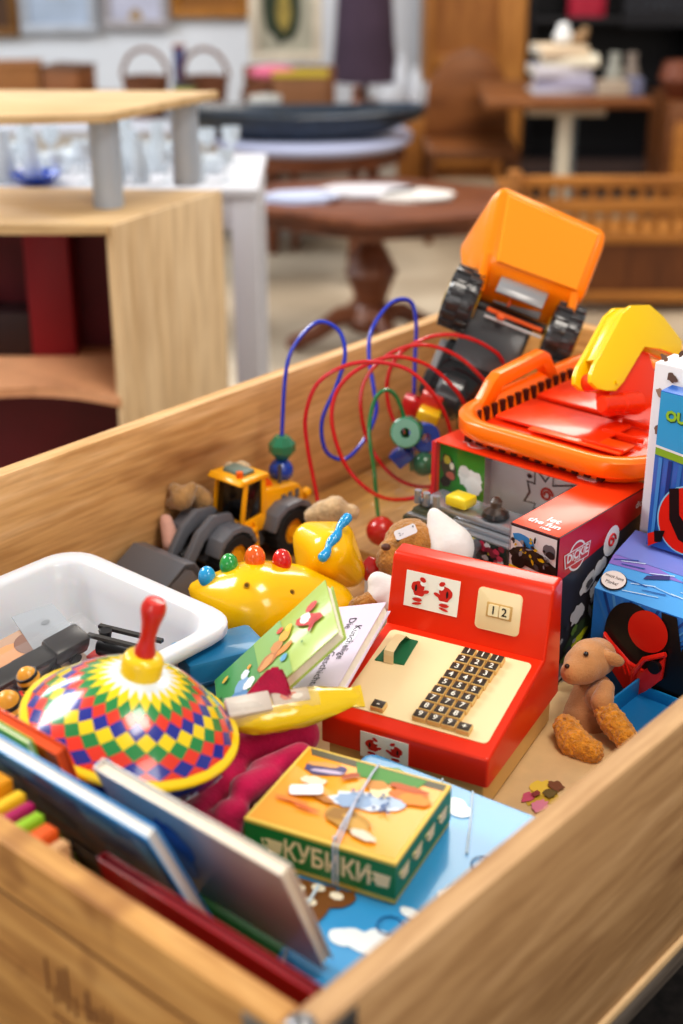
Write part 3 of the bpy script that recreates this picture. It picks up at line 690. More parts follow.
# ============================================================ wheel loader
YL = mat('#F7B012', .3, coat=.4); DG = mat('#6C6E76', .4, coat=.15); BK = mat('#1C1C1F', .5); BKG = mat('#121316', .12, coat=.6); ORF = mat('#E8641A', .35, coat=.3); TYRE = mat('#232326', .75, bump=.2, bs=120)
m = MB(); m.box((.53, .775, .5485), (.895, .895, .575), mat('#A97E4C', .8, var=.15), .002); o = m.build('cardboard_sheet', None, Kf(0, 0, 0)); tag(o, 'folded brown cardboard lying under the toy wheel loader', 'cardboard')
ld = thing('toy_wheel_loader', 'yellow and grey toy wheel loader with bucket, parked against the crate side', 'toy loader', Kf(.785, .835, .577) @ RZ(PI))
def wheel(parent, c, r, w_, hub, tyre=TYRE, treads=18):
    o = MB(); side = 1
    prof = [(r * .55, -w_ / 2), (r * .9, -w_ / 2), (r, -w_ / 2 + w_ * .14), (r, w_ / 2 - w_ * .14), (r * .9, w_ / 2), (r * .55, w_ / 2), (r * .52, w_ * .30), (r * .52, -w_ * .30), (r * .55, -w_ / 2)]
    MX = Matrix.Translation(Vector(c)) @ RX(PI / 2)
    o.lathe(prof, tyre, 36, MX)
    for k in range(treads):
        a = 2 * PI * k / treads; o.box((r * .97, -r * .05, -w_ / 2), (r * 1.05, r * .05, w_ / 2), tyre, 0, MX @ RZ(a))
    parent = o.build('wheel', parent)
    o = MB(); o.lathe([(0, -w_ * .36), (r * .3, -w_ * .36), (r * .34, -w_ * .28), (r * .5, -w_ * .26), (r * .58, -w_ * .44), (r * .58, w_ * .44), (r * .5, w_ * .26), (r * .34, w_ * .28), (r * .3, w_ * .36), (0, w_ * .36)], hub, 28, MX)
    o.build('wheel_hub', parent)
for x in (-.0585, .0585):
    for y in (-.038, .038): wheel(ld, (x, y, .037), .036, .028, YL)
XZ = RX(PI / 2)                         # polygon drawn in x,z then pushed along y
def side(m, pts, y0, y1, mt, bev=.002, P=Matrix()): m.prism(pts, -y1, -y0, mt, bev, P @ XZ)
m = MB(); side(m, [(-.112, .045), (-.108, .078), (-.098, .094), (-.030, .106), (-.022, .100), (-.022, .045)], -.026, .026, YL, .004)
side(m, [(-.06, .088), (-.03, .102), (-.022, .112), (-.03, .125), (-.05, .112)], -.014, .014, ORF, .002)
for x in (-.095, -.080, -.066): m.box((x, .0262, .075), (x + .008, .0272, .088), DG)
for y in (.02, -.02): m.cyl((-.11, y, .07), (-.122, y, .072), .008, YL, 14)
m.build('engine_hood', ld)
m = MB(); m.cyl((-.07, .012, .1), (-.07, .012, .128), .003, mat('#55565A', .4)); m.cyl((-.118, .0, .052), (-.142, 0, .05), .002, mat('#C8C8CC', .3, .6)); m.build('exhaust_pipe', ld)
m = MB()
for x0, x1 in ((-.104, -.013), (.018, .098)):
    for y in (-.052, .024):
        pts = [(x0, .050), (x0 + .012, .074), (x0 + .03, .083), (x1 - .03, .083), (x1 - .010, .072), (x1, .050), (x1 - .006, .048), (x1 - .016, .067), (x1 - .032, .076), (x0 + .032, .076), (x0 + .018, .069), (x0 + .007, .048)]
        side(m, pts, y, y + .028, DG, .001)
m.build('mudguard', ld)
m = MB(); side(m, [(-.10, .025), (-.10, .05), (.08, .05), (.09, .03), (.08, .02), (-.09, .02)], -.022, .022, DG, .003); m.build('chassis', ld)
m = MB()
side(m, [(-.022, .05), (-.022, .076), (.030, .072), (.036, .05)], -.030, .030, YL, .002)
for y in (-.030, .026):
    side(m, [(-.022, .07), (-.022, .130), (-.015, .130), (-.013, .075)], y, y + .004, YL, .0008)
    side(m, [(.022, .07), (.012, .130), (.019, .132), (.031, .07)], y, y + .004, YL, .0008)
cabf = m.build('cab_frame', ld)
m = MB(); side(m, [(-.017, .072), (-.017, .130), (.013, .130), (.024, .072)], -.0275, .0275, BKG, .001); m.build('cab_window', cabf)
m = MB(); side(m, [(-.028, .129), (-.026, .136), (.026, .138), (.034, .132), (.03, .129)], -.033, .033, YL, .002); side(m, [(-.012, .137), (-.010, .143), (.012, .143), (.016, .137)], -.02, .02, mat('#6E8078', .4), .002)
m.cyl((.018, .018, .136), (.018, .018, .146), .005, ORF, 14); m.build('cab_roof', cabf)
m = MB()
for k in range(3): m.box((.004 + k * .001, .030, .030 + k * .013), (.024 + k * .001, .040, .036 + k * .013), YL, .001)
side(m, [(.000, .028), (.003, .07), (.008, .07), (.005, .028)], .030, .036, YL, .0008); side(m, [(.024, .028), (.020, .07), (.025, .07), (.029, .028)], .030, .036, YL, .0008)
m.build('step', ld)
for y in (-.020, .012):
    m = MB(); side(m, [(.030, .070), (.040, .092), (.075, .098), (.105, .082), (.135, .040), (.145, .022), (.132, .016), (.118, .038), (.095, .068), (.070, .078), (.048, .066), (.038, .055)], y, y + .010, DG, .002); m.build('lift_arm', ld)
m = MB(); m.cyl((.045, 0, .075), (.12, 0, .045), .006, BK, 14); side(m, [(.03, .04), (.035, .085), (.06, .075), (.09, .04)], -.012, .012, BK, .002); m.build('hydraulic_ram', ld)
m = MB(); bp = [(.132, .010), (.128, .040), (.140, .060), (.160, .066), (.205, .040), (.203, .034), (.160, .058), (.146, .052), (.137, .036), (.142, .012), (.200, -.004), (.203, -.009), (.14, .003)]
side(m, bp, -.052, .052, DG, .001)
for y in (-.052, .049): side(m, [(.133, .008), (.130, .040), (.142, .060), (.160, .065), (.204, .038), (.202, -.007)], y, y + .003, DG, .0008)
side(m, [(.15, .012), (.148, .048), (.158, .053), (.195, .034), (.19, .004)], -.047, .047, mat('#B82420', .5), .001)
m.build('bucket', ld)

# ============================================================ yellow dinosaur toy
DY = mat('#F7C40C', .2, coat=.6)
di = thing('dinosaur_toy', 'yellow plastic toy dinosaur with coloured knobs along its back', 'dinosaur toy', V(265, 600, 1.76)); IN = di.matrix_world.inverted()
def PB(m, px, py, t, r, mt): m.ball(IN @ V(px, py, t), r * t / FPX, mt, seg=20)
def PC(m, a, b, mt, n=10):
    for k in range(n + 1):
        u = k / n; PB(m, a[0] + (b[0] - a[0]) * u, a[1] + (b[1] - a[1]) * u, a[2] + (b[2] - a[2]) * u, a[3] + (b[3] - a[3]) * u, mt)
m = MB(); PC(m, (196, 589, 1.75, 9), (225, 600, 1.74, 30), DY); PC(m, (225, 600, 1.74, 30), (255, 608, 1.74, 49), DY, 14); PC(m, (255, 608, 1.74, 49), (290, 606, 1.76, 43), DY, 14); PC(m, (290, 606, 1.76, 43), (325, 612, 1.77, 33), DY)
m.build('body', di, remesh=.0035, smooth_it=14)
m = MB()
m.hull([(IN @ V(px, py, 1.82 + dt), r * 1.82 / FPX) for px, py, r, dt in ((311, 540, 19, 0), (338, 538, 17, 0), (350, 572, 16, .0), (316, 566, 20, 0), (330, 552, 24, -.03), (330, 575, 13, -.01))], DY, 28)
m.build('head', di, ang=180, remesh=.003, smooth_it=12)
m = MB(); BL_ = mat('#1F9AD6', .2, coat=.7)
for k in range(15):
    u = k / 14; PB(m, 323 + 23 * u + 1.2 * math.sin(u * 14), 557 - 39 * u, 1.752 + .028 * u, 4.6 + .9 * math.cos(u * 13), BL_)
m.build('mouth_bar', di, remesh=.0012, smooth_it=3)
for px, py, c, t, r in ((207, 577, '#2BA3DE', 1.725, 9), (229, 565, '#2E9E4E', 1.725, 9.6), (255, 558, '#EE6A22', 1.725, 10.6), (282, 561, '#D42A26', 1.735, 10)):
    m = MB(); m.ball(IN @ V(px, py, t), (r * t / FPX, r * t / FPX, r * 1.3 * t / FPX), mat(c, .18, coat=.8), seg=22); m.build('knob', di)
m = MB()
for px, py in ((247, 585), (292, 592)):
    c = IN @ V(px, py, 1.690 if px < 260 else 1.708); m.cyl(c, c + IMB * .004, .0036, mat('#C8960C', .3), 14); m.cyl(c, c + IMB * .0046, .0022, mat('#6E4E08', .6), 12)
m.build('screw_hole', di)

# ============================================================ plush toys behind the loader and by the bead maze
TAN = plush('#B98F5C'); BGE = plush('#D2B48C'); PNK = mat('#D9A99A', .9, var=.15, sheen=.3)
def plushie(name, label, base, parts_, cat='plush toy'):
    o = thing(name, label, cat, V(*base)); IN2 = o.matrix_world.inverted()
    for pn, mt, vox, blobs, dp in parts_:
        m = MB()
        for b in blobs:
            if len(b) == 4: m.ball(IN2 @ V(b[0], b[1], b[2]), b[3] * b[2] / FPX, mt, seg=16)
            else:
                for k in range(9):
                    u = k / 8; q = [b[j] + (b[j + 4] - b[j]) * u for j in range(4)]; m.ball(IN2 @ V(q[0], q[1], q[2]), q[3] * q[2] / FPX, mt, seg=16)
        m.build(pn, o, remesh=vox, smooth_it=3, disp=dp)
    return o, IN2
plushie('teddy_bear', 'small tan teddy bear slumped behind the loader near its bucket arm', (190, 500, 2.0),
        [('body', TAN, .004, [(182, 498, 2.03, 13), (174, 488, 2.03, 6), (192, 487, 2.03, 6), (172, 503, 2.04, 7), (203, 500, 2.06, 12), (196, 492, 2.05, 9)], .003),
         ('pink_shirt', PNK, .004, [(166, 520, 2.03, 7, 172, 545, 2.02, 10)], 0)])
plushie('plush_toy', 'beige plush toy ears poking up above the loader cab roof', (235, 470, 2.06),
        [('body', BGE, .004, [(222, 478, 2.06, 8, 230, 468, 2.06, 7), (242, 470, 2.06, 10), (250, 478, 2.06, 9), (235, 485, 2.06, 12)], .003)])
plushie('plush_toy', 'sandy plush toy lying behind the yellow dinosaur head', (325, 512, 1.97),
        [('body', BGE, .004, [(322, 512, 2.0, 12, 352, 512, 2.0, 8), (335, 508, 2.0, 13), (312, 516, 2.0, 9)], .004)])
td, IT = plushie('teddy_bear', 'golden teddy bear with white hat and paper tag behind the cash register', (410, 560, 1.80),
        [('body', plush('#B87F3A'), .0035, [(410, 545, 1.80, 27), (432, 548, 1.80, 22), (392, 553, 1.78, 15), (387, 560, 1.775, 12), (398, 570, 1.79, 20), (440, 543, 1.81, 16), (415, 530, 1.82, 12), (371, 603, 1.74, 12, 358, 607, 1.74, 10), (400, 600, 1.76, 22)], .004)])
m = MB(); wh = mat('#E9E6E4', .85, var=.06, bump=.3, bs=90, sheen=.3); tb_ = []
for k in range(9):
    u = k / 8; m.ball(IT @ V(434 + 16 * u, 514 + 34 * u, 1.79), (7 + 18 * u) * 1.79 / FPX, wh, seg=16)
m.build('hat', td, remesh=.003)
m = MB()
for k in range(9):
    u = k / 8; m.ball(IT @ V(378 + 22 * u, 582 + 20 * u, 1.745), (11 + 10 * u) * 1.77 / FPX, wh, seg=16)
m.ball(IT @ V(382, 596, 1.745), 16 * 1.77 / FPX, wh); m.build('white_shirt', td, remesh=.003)
m = MB(); m.ball(IT @ V(386, 547, 1.757), (.006, .005, .0045), mat('#5A3426', .5)); m.ball(IT @ V(398, 540, 1.764), .0022, mat('#181412', .3)); m.build('nose', td)
tg = frame(IT @ V(397, 541, 1.755), IMR + IMU * .42, IMU - IMR * .42)
m = MB(); m.prism(rrect(0, 0, .028, .0125, .003), 0, .0006, mat('#ECEFF5', .4), 0, tg); m.text('2.-', .006, mat('#8A8E9C'), tg @ T(.008, .006, .0009)); m.blob(.025, .009, .001, .001, .001, mat('#5A5E70'), M=tg); m.build('price_tag', td)
rp = thing('red_toy_block', 'small shiny red plastic piece beside the white shirted teddy', 'toy part', frame(V(371, 568, 1.83), IMR + IMU * .3, IMU)); m = MB(); m.prism([(-.012, -.014), (.012, -.016), (.014, .006), (.002, .016), (-.012, .008)], -.008, .008, mat('#C01F22', .15, coat=.8), .002); m.cyl((0, 0, .006), (0, 0, .012), .005, mat('#C01F22', .2, coat=.6), 14); m.build('block', rp)
rp2 = thing('red_bead', 'glossy red bead between the green book and the lilac book', 'bead', V(365, 618, 1.72)); m = MB(); m.ball((0, 0, 0), (.011, .008, .007), mat('#C8202A', .12, coat=.8)); m.cyl((-.012, 0, 0), (.012, 0, 0), .003, mat('#C8202A', .2), 12); m.build('bead', rp2)

# ============================================================ bead maze
bmz = thing('bead_maze', 'bead maze toy with blue, red and green looping wires on a wooden board', 'bead maze', Kf(0, 0, 0)); IN = bmz.matrix_world.inverted()
LW = wood('light_board', '#E2BC84', '#D3A768', '#BF8E50', (1, 12, 12), knots=False)
m = MB(); m.prism(rrect(.905, .60, 1.25, .895, .02), .549, .585, LW, .004); m.build('base_board', bmz)
def wire(c, pts, r=.0030):
    m = MB(); m.tube(spline([IN @ V(*p) for p in pts], 8), r, mat(c, .22, coat=.6), 10); m.build('wire', bmz)
wire('#2A3FC0', [(281, 500, 2.14), (281, 465, 2.12), (282, 432, 2.10), (286, 371, 2.07), (296, 343, 2.06), (318, 322, 2.05), (339, 331, 2.05), (345, 356, 2.05), (336, 387, 2.06), (322, 421, 2.08), (326, 451, 2.10), (345, 459, 2.12), (364, 440, 2.13), (376, 413, 2.13), (374, 390, 2.13), (369, 356, 2.14), (372, 329, 2.15), (391, 303, 2.16), (410, 301, 2.17), (416, 322, 2.18), (415, 360, 2.2), (414, 400, 2.22), (413, 440, 2.24), (412, 470, 2.25)])
wire('#C8242A', [(322, 530, 2.07), (317, 497, 2.05), (307, 444, 2.02), (306, 413, 2.0), (318, 383, 1.98), (345, 366, 1.97), (376, 362, 1.97), (410, 371, 1.99), (436, 398, 2.02), (450, 430, 2.06), (450, 465, 2.09), (425, 494, 2.08), (384, 498, 2.06), (350, 472, 2.03), (333, 430, 2.01), (335, 396, 2.0), (354, 372, 2.0), (390, 357, 2.0), (425, 364, 2.03), (452, 386, 2.06), (466, 410, 2.09), (470, 450, 2.14), (455, 478, 2.15), (425, 487, 2.13), (396, 478, 2.11), (372, 450, 2.09), (361, 412, 2.07), (365, 380, 2.06), (388, 355, 2.05), (417, 345, 2.06), (445, 350, 2.08), (470, 366, 2.1), (491, 392, 2.13), (498, 430, 2.18), (480, 455, 2.2), (440, 455, 2.18), (400, 430, 2.14), (387, 395, 2.12), (393, 363, 2.1), (415, 343, 2.09), (440, 335, 2.1), (465, 337, 2.11), (488, 347, 2.13), (503, 362, 2.15), (512, 400, 2.2)])
wire('#1E7A48', [(379, 525, 2.06), (377, 505, 2.06), (374, 470, 2.05), (369, 432, 2.04), (374, 402, 2.04), (385, 390, 2.04), (397, 398, 2.05), (406, 427, 2.07), (412, 470, 2.12)])
wire('#1E7A48', [(432, 420, 2.20), (433, 390, 2.2), (435, 371, 2.2), (442, 358, 2.2), (453, 364, 2.2), (458, 395, 2.2), (459, 440, 2.22)])
def bead(kind, px, py, t, r, c, ax=None):
    m = MB(); p = IN @ V(px, py, t); R_ = r * t / FPX; mt = mat(c, .22, coat=.6)
    if kind == 'ball': m.ball(p, R_, mt, seg=26)
    if kind == 'hex':
        d = Vector(ax or (0, 0, 1)).normalized(); m.lathe([(0, -R_ * .85), (R_ * .55, -R_ * .85), (R_, -R_ * .3), (R_, R_ * .3), (R_ * .55, R_ * .85), (0, R_ * .85)], mt, 8, Matrix.Translation(p) @ d.to_track_quat('Z', 'Y').to_matrix().to_4x4())
    if kind == 'cyl':
        d = IN.to_3x3() @ Vector(ax); d.normalize(); m.lathe([(R_ * .32, -R_ * .5), (R_ * .9, -R_ * .5), (R_, -R_ * .4), (R_, R_ * .4), (R_ * .9, R_ * .5), (R_ * .32, R_ * .5), (R_ * .32, -R_ * .5)], mt, 26, Matrix.Translation(p) @ d.to_track_quat('Z', 'Y').to_matrix().to_4x4())
    if kind == 'cube': m.box((-R_, -R_, -R_), (R_, R_, R_), mt, .002, Matrix.Translation(p) @ RZ(.5) @ RX(ax or 0.3))
    m.build('bead', bmz)
bead('ball', 381, 531, 2.06, 15, '#C4202A'); bead('hex', 282, 447, 2.105, 13.5, '#2E7F5C'); bead('ball', 281, 470, 2.12, 12.5, '#2450B8'); bead('hex', 281, 492, 2.13, 13, '#C8282A')
bead('cyl', 407, 432, 2.06, 16, '#2E8460', (-.25, -1, .25)); bead('cyl', 424, 437, 2.10, 15, '#2A55B4', (.3, -1, .2)); bead('cube', 402, 455, 2.09, 9, '#2450B0', .8); bead('ball', 424, 464, 2.10, 12.5, '#2A6E48')
bead('cube', 427, 420, 2.15, 11, '#F0C422'); bead('cube', 411, 405, 2.19, 9, '#C4262A'); bead('cube', 431, 402, 2.17, 11, '#C8342A'); bead('ball', 440, 476, 2.13, 11, '#ECBE1E')
bx_ = thing('picture_puzzle', 'pale blue cardboard picture puzzle behind the bead maze', 'puzzle', Kf(1.13, .56, .60)); m = MB(); m.box((0, 0, -.04), (.14, .030, .19), mat('#8FB4C8', .5, var=.3, vs=25), .002); m.build('box_body', bx_)

# ============================================================ display box with toy vehicle
DR = mat('#EC4418', .32, coat=.2); DR2 = mat('#C4121C', .32, coat=.2); DK = mat('#33333A', .4, coat=.2); WTE = mat('#E8E8EA', .45)
dx = thing('toy_vehicle_box', 'red window display box marked DICKIE TOYS with a toy vehicle inside', 'toy box', Kf(.737, .272, .552))
HB = .248
m = MB(); L6 = [(0, 0), (.205, 0), (.205, .296), (.150, .296), (.150, .067), (0, .067)]
m.prism(L6, HB - .002, HB, DR, .0006)
TXT = T(.030, .034, HB + .0006) @ RZ(-PI / 2)
m.text('let', .017, WTE, TXT @ T(0.004, .006, 0) @ RZ(.0), bold=.03); m.text('the fun', .0155, WTE, TXT @ T(.0, -.008, 0), bold=.03); m.text('ride', .009, WTE, TXT @ T(.008, -.019, 0), bold=.03)
def logo(m, M, s, fg, bg):
    m.blob(0, 0, .021 * s, .021 * s, .0001, fg, n=30, M=M); m.blob(0, 0, .018 * s, .018 * s, .0003, bg, n=30, M=M)
    m.flat([(-.028 * s, -.010 * s), (.027 * s, -.010 * s), (.031 * s, .011 * s), (-.032 * s, .011 * s)], .0005, fg, M)
    m.flat([(-.026 * s, -.0085 * s), (.025 * s, -.0085 * s), (.0285 * s, .0095 * s), (-.0295 * s, .0095 * s)], .0007, bg, M)
    m.text('DiCKiE', .0165 * s, fg, M @ T(0, .0022 * s, .0009), bold=.035); m.text('TOYS', .006 * s, fg, M @ T(0, -.0062 * s, .0009), bold=.03)
logo(m, T(.176, .240, HB + .0004) @ RZ(-PI / 2), .75, WTE, DR)
m.prism(rrect(.165, .055, .180, .083, .005), HB + .0002, HB + .0008, mat('#F0F0F4', .4))
m.build('top_panel', dx)
m = MB(); SD = RX(PI / 2)               # right side, x along the box, y = height
m.box((0, -.0005, 0), (.205, .0015, HB), DK, 0)
m.flat([(0, HB), (0, HB - .058), (.205, HB - .030), (.205, HB)], .0009, DR2, SD)
logo(m, SD @ T(.040, HB - .036, .0012), .92, WTE, DR2)
m.blob(.118, HB - .045, .017, .020, .0014, WTE, -.5, M=SD); m.tube([SD @ Vector((.118 + .009 * math.cos(t * .5) * (1 - t / 22), HB - .045 + .010 * math.sin(t * .5) * (1 - t / 22), .002)) for t in range(18)], .0014, mat('#C8202A', .4), 6)
for k, (x, y, rx, ry, c) in enumerate(((.07, .165, .018, .010, '#C9CBD0'), (.095, .176, .014, .010, '#D8DADE'), (.085, .15, .012, .009, '#D4D6DA'), (.05, .13, .016, .012, '#B9BCC2'), (.06, .10, .04, .014, '#3A4A34'), (.05, .09, .03, .006, '#B8C22C'), (.03, .07, .03, .012, '#8C8F96'), (.10, .06, .022, .018, '#D0D2D6'), (.09, .09, .014, .008, '#3E6EA8'), (.04, .04, .03, .010, '#A8ABB0'), (.09, .03, .03, .014, '#C4C6CA'), (.072, .164, .008, .005, '#55565C'), (.14, .13, .02, .012, '#55585E'))):
    m.blob(x, y, rx, ry, .0016 + k * .0001, mat(c, .4), .5, w=.2, M=SD)
for k in range(46):
    m.blob(.012 + .16 * random.random(), .02 + .13 * random.random(), random.uniform(.003, .010), random.uniform(.002, .006), .0030 + k * .00002, mat(('#8E9197', '#C4C6CA', '#3C3E44', '#5E7A3A', '#2A2B30', '#B8C22C')[k % 6], .4), random.random() * 3, w=.25, M=SD)
m.text('dickie', .012, WTE, SD @ T(.185, HB - .017, .0014), bold=.03)
m.build('side_panel', dx)
m = MB(); FE = Matrix(((0, 0, -1, -.0004), (-1, 0, 0, .067), (0, 1, 0, 0), (0, 0, 0, 1)))   # near end of the wing
m.box((0, 0, 0), (.0015, .067, HB), DK)
m.flat([(.002, HB - .003), (.065, HB - .003), (.065, .16), (.002, .16)], .0003, mat('#DADADC', .4), FE)
for k, (x, y, rx, ry, c) in enumerate(((.018, .228, .014, .007, '#3A8CC8'), (.026, .222, .008, .010, '#3A8CC8'), (.055, .222, .009, .010, '#6A6A70'), (.034, .196, .034, .013, '#26231E'), (.030, .205, .022, .010, '#35322A'), (.020, .208, .005, .003, '#E6C81E'), (.045, .203, .005, .003, '#E6C81E'), (.014, .188, .010, .011, '#1A1816'), (.052, .184, .009, .010, '#1A1816'), (.058, .216, .006, .006, '#2A2A2C'))):
    m.blob(x, .246 - (.246 - y) * .76, rx, ry * .8, .0005 + k * .0001, mat(c, .4), -.1, w=.1, M=FE)
for k in range(30):
    m.blob(.006 + .055 * random.random(), .202 + .034 * random.random(), random.uniform(.0015, .005), random.uniform(.001, .003), .0018 + k * .00002, mat(('#4A4A4C', '#C8A81E', '#1A1816', '#8A8C90', '#3A2A22')[k % 5], .4), random.random() * 3, w=.2, M=FE)
m.flat([(.002, .196), (.065, .190), (.065, .165), (.002, .165)], .002, mat('#E8C81E', .4), FE); m.text('ACTION', .010, mat('#2A2418', .5), FE @ T(.034, .183, .0024), bold=.03)
m.build('end_panel', dx)
m = MB(); m.box((0, .0655, 0), (.150, .067, HB - .002), WTE); m.build('inner_wall', dx)
m = MB(); m.box((.203, 0, 0), (.205, .296, HB - .002), DR); m.box((.150, .292, 0), (.205, .296, HB - .002), DR, .0005); m.box((.146, .290, .0), (.152, .296, HB), DR2, .0005); m.build('back_panel', dx)
m = MB(); IW = Matrix(((0, 0, -1, .199), (-1, 0, 0, .292), (0, 1, 0, 0), (0, 0, 0, 1)))
m.box((.1995, .067, .0), (.2025, .292, HB - .003), mat('#F2F2F4', .5))
m.box((.160, .235, .150), (.199, .291, HB - .004), mat('#C4C4C8', .5))
m.flat([(.001, HB - .004), (.075, HB - .004), (.075, .13), (.001, .13)], .0405, mat('#2F8E2E', .4), IW)
for k, (x, y, rx, ry, c) in enumerate(((.052, .205, .020, .012, '#E4E6E4'), (.058, .195, .014, .012, '#EEF0EE'), (.042, .212, .010, .008, '#DADCDA'), (.016, .210, .012, .022, '#4A4A34'), (.014, .222, .006, .006, '#C8C048'), (.020, .200, .007, .006, '#C06A5A'), (.012, .19, .008, .008, '#2A2A24'), (.022, .215, .004, .005, '#E4E2D0'), (.035, .168, .016, .012, '#1F2A1C'))):
    m.blob(x, y, rx, ry, .041 + k * .0001, mat(c, .4), .2, w=.15, M=IW)
def star(x, y, r1, r2, n, z, mt, off=0): m.flat([(x + (r1 if k % 2 else r2) * (1 + .25 * math.sin(k * 3.7)) * math.cos(PI * k / n + off), y + (r1 if k % 2 else r2) * math.sin(PI * k / n + off)) for k in range(2 * n)], z, mt, IW)
star(.148, .192, .023, .046, 9, .001, mat('#3A3A3E', .5)); star(.148, .192, .020, .041, 9, .0014, WTE)
m.tube([IW @ Vector((.148 + .010 * math.cos(t * .55) * (1 - t / 26), .196 + .010 * math.sin(t * .55) * (1 - t / 26), .0022)) for t in range(19)], .0016, mat('#C8322A', .4), 6)
for x, y in ((.12, .215), (.21, .16), (.135, .17)): m.blob(x, y, .004, .003, .0018, mat('#3A3A3E', .5), w=.2, M=IW)
m.build('printed_backing', dx)
m = MB(); m.box((.002, .068, .0), (.199, .292, .112), mat('#BFC2C8', .45), .002); m.build('tray', dx)
film = bpy.data.materials.new('clear_film'); film.use_nodes = True; nt = film.node_tree; nt.nodes.clear()
o1 = nt.nodes.new('ShaderNodeOutputMaterial'); g1 = nt.nodes.new('ShaderNodeBsdfTransparent'); g2_ = nt.nodes.new('ShaderNodeBsdfGlossy'); g2_.inputs['Roughness'].default_value = .06; mx_ = nt.nodes.new('ShaderNodeMixShader'); mx_.inputs[0].default_value = .05
nt.links.new(g1.outputs[0], mx_.inputs[1]); nt.links.new(g2_.outputs[0], mx_.inputs[2]); nt.links.new(mx_.outputs[0], o1.inputs[0])
m = MB(); m.poly([(.001, .067, HB - .001), (.150, .067, HB - .001), (.150, .295, HB - .001), (.001, .295, HB - .001)], film); m.poly([(.001, .067, 0), (.001, .067, HB - .001), (.001, .295, HB - .001), (.001, .295, 0)], film); m.build('window_film', dx)
# vehicle inside
tv = thing('toy_vehicle', 'silver and black toy vehicle with yellow cap inside the red display box', 'toy vehicle', Kf(.842, .462, .672))
SIL = mat('#A9ADB4', .2, metal=.6); DGN = mat('#24342E', .4)
m = MB(); m.box((-.035, -.075, .002), (.035, .095, .050), DGN, .004); m.box((-.030, .02, .05), (.03, .085, .062), DGN, .006); m.build('body', tv)
m = MB(); m.box((-.018, -.085, .060), (.032, .080, .070), SIL, .003); m.box((-.024, -.09, .052), (-.016, .085, .060), SIL, .002); m.box((-.034, -.088, .050), (-.024, .088, .054), SIL, .001)
for y in (.05, .066, .08): m.cyl((-.02, y, .066), (-.02, y, .084), .005, SIL, 12)
m.build('silver_deck', tv)
m = MB(); m.box((-.018, .006, .074), (.010, .038, .088), mat('#EBD022', .3, coat=.4), .003); m.build('yellow_cap', tv)
m = MB(); m.lathe([(0, 0), (.018, 0), (.016, .006), (.007, .012), (.008, .020), (.004, .025), (0, .026)], mat('#17181B', .3, coat=.3), 18, T(.0, -.030, .073)); m.build('black_valve', tv)
m = MB(); ylb = mat('#D8C81E', .4)
for k in range(34):
    y = -.070 + .16 * random.random(); z = .018 + .034 * random.random(); m.box((-.0362, y, z), (-.0352, y + random.uniform(.004, .010), z + random.uniform(.002, .006)), ylb if k % 3 else mat('#1A1A16', .5))
for k in range(14):
    y = -.070 + .04 * random.random(); z = .018 + .034 * random.random(); m.blob(y, z, .005, .004, .0370 + k * .00003, mat(('#C83A5A', '#D8D8DC', '#8A2A3E')[k % 3], .4), w=.2, M=Matrix(((0, 0, -1, 0), (1, 0, 0, 0), (0, 1, 0, 0), (0, 0, 0, 1))))
m.build('camouflage_print', tv)
m = MB(); m.cyl((-.046, -.028, .002), (-.046, -.028, .040), .006, mat('#6A6E74', .35, .5), 14); m.cyl((-.050, -.028, .044), (-.036, -.028, .044), .009, mat('#6A6E74', .35, .5), 14, bev=.002); m.build('exhaust_horn', tv)
for y in (-.055, .065):
    for x in (-.03, .03): wheel(tv, (0, 0, 0), .001, .001, BK) if 0 else None
for y in (-.05, .06):
    m = MB(); m.cyl((-.042, y, .014), (.042, y, .014), .014, TYRE, 22, bev=.002); m.build('wheel_pair', tv)
m = MB(); m.box((.738 + .012, .355, .666), (.738 + .042, .405, .680), mat('#2E9A62', .35), .002); o = m.build('green_plastic_base', None, Kf(0, 0, 0)); tag(o, 'small green plastic base in front of the toy vehicle in the display box', 'toy part')
# ============================================================ orange basket toy
OR = mat('#FF7A06', .3, coat=.25); OR2 = mat('#F0520A', .3, coat=.3); RD = mat('#EA3A0C', .3, coat=.3); SLT = mat('#4A1608', .8)
bk_ = thing('toy_tray', 'orange slotted plastic toy tray with red inner deck resting on the display box', 'toy tray', Kf(.890, .262, .802))
X1, Y1, ZT = .390, .300, .037
m = MB()
def rr(d, r, z): return [(x, y, z) for x, y in rrect(d, d, X1 - d, Y1 - d, r, 6)]
shell(m, [rr(.018, .055, .0), rr(.012, .062, ZT - .027), rr(.001, .070, ZT - .026), rr(-.002, .07, ZT - .022), rr(-.002, .07, ZT - .004), rr(.002, .07, ZT), rr(.012, .062, ZT), rr(.016, .06, ZT - .004), rr(.024, .055, .006)], OR)
for k in range(12):
    y = .055 + k * .0185
    m.box((.012, y, .002), (.0225, y + .008, .009), SLT, 0); m.box((X1 - .0235, y, .010), (X1 - .014, y + .009, .029), SLT, 0)
for k in range(13):
    x = .055 + k * .019; m.box((x, Y1 - .0235, .010), (x + .009, Y1 - .014, .029), SLT, 0); m.box((x, .014, .010), (x + .009, .0235, .029), SLT, 0)
m.build('tray_body', bk_, ang=50)
m = MB(); hp = [(.065, ZT - .012), (.100, ZT + .022), (.114, ZT + .030), (.222, ZT + .036), (.236, ZT + .028), (.262, ZT - .012), (.238, ZT - .012), (.220, ZT + .018), (.118, ZT + .012), (.102, ZT - .012)]
side(m, hp, Y1 - .018, Y1 - .001, OR, .002); m.build('handle', bk_)
m = MB(); m.box((.030, .030, .007), (X1 - .030, Y1 - .030, .016), RD, .003); m.box((.07, .10, .020), (.16, .26, .025), RD, .003); m.box((.17, .14, .020), (.29, .26, .028), RD, .003)
for k in range(3): m.box((.065 + k * .05, .06, .02), (.070 + k * .05, .12, .027), RD, .001)
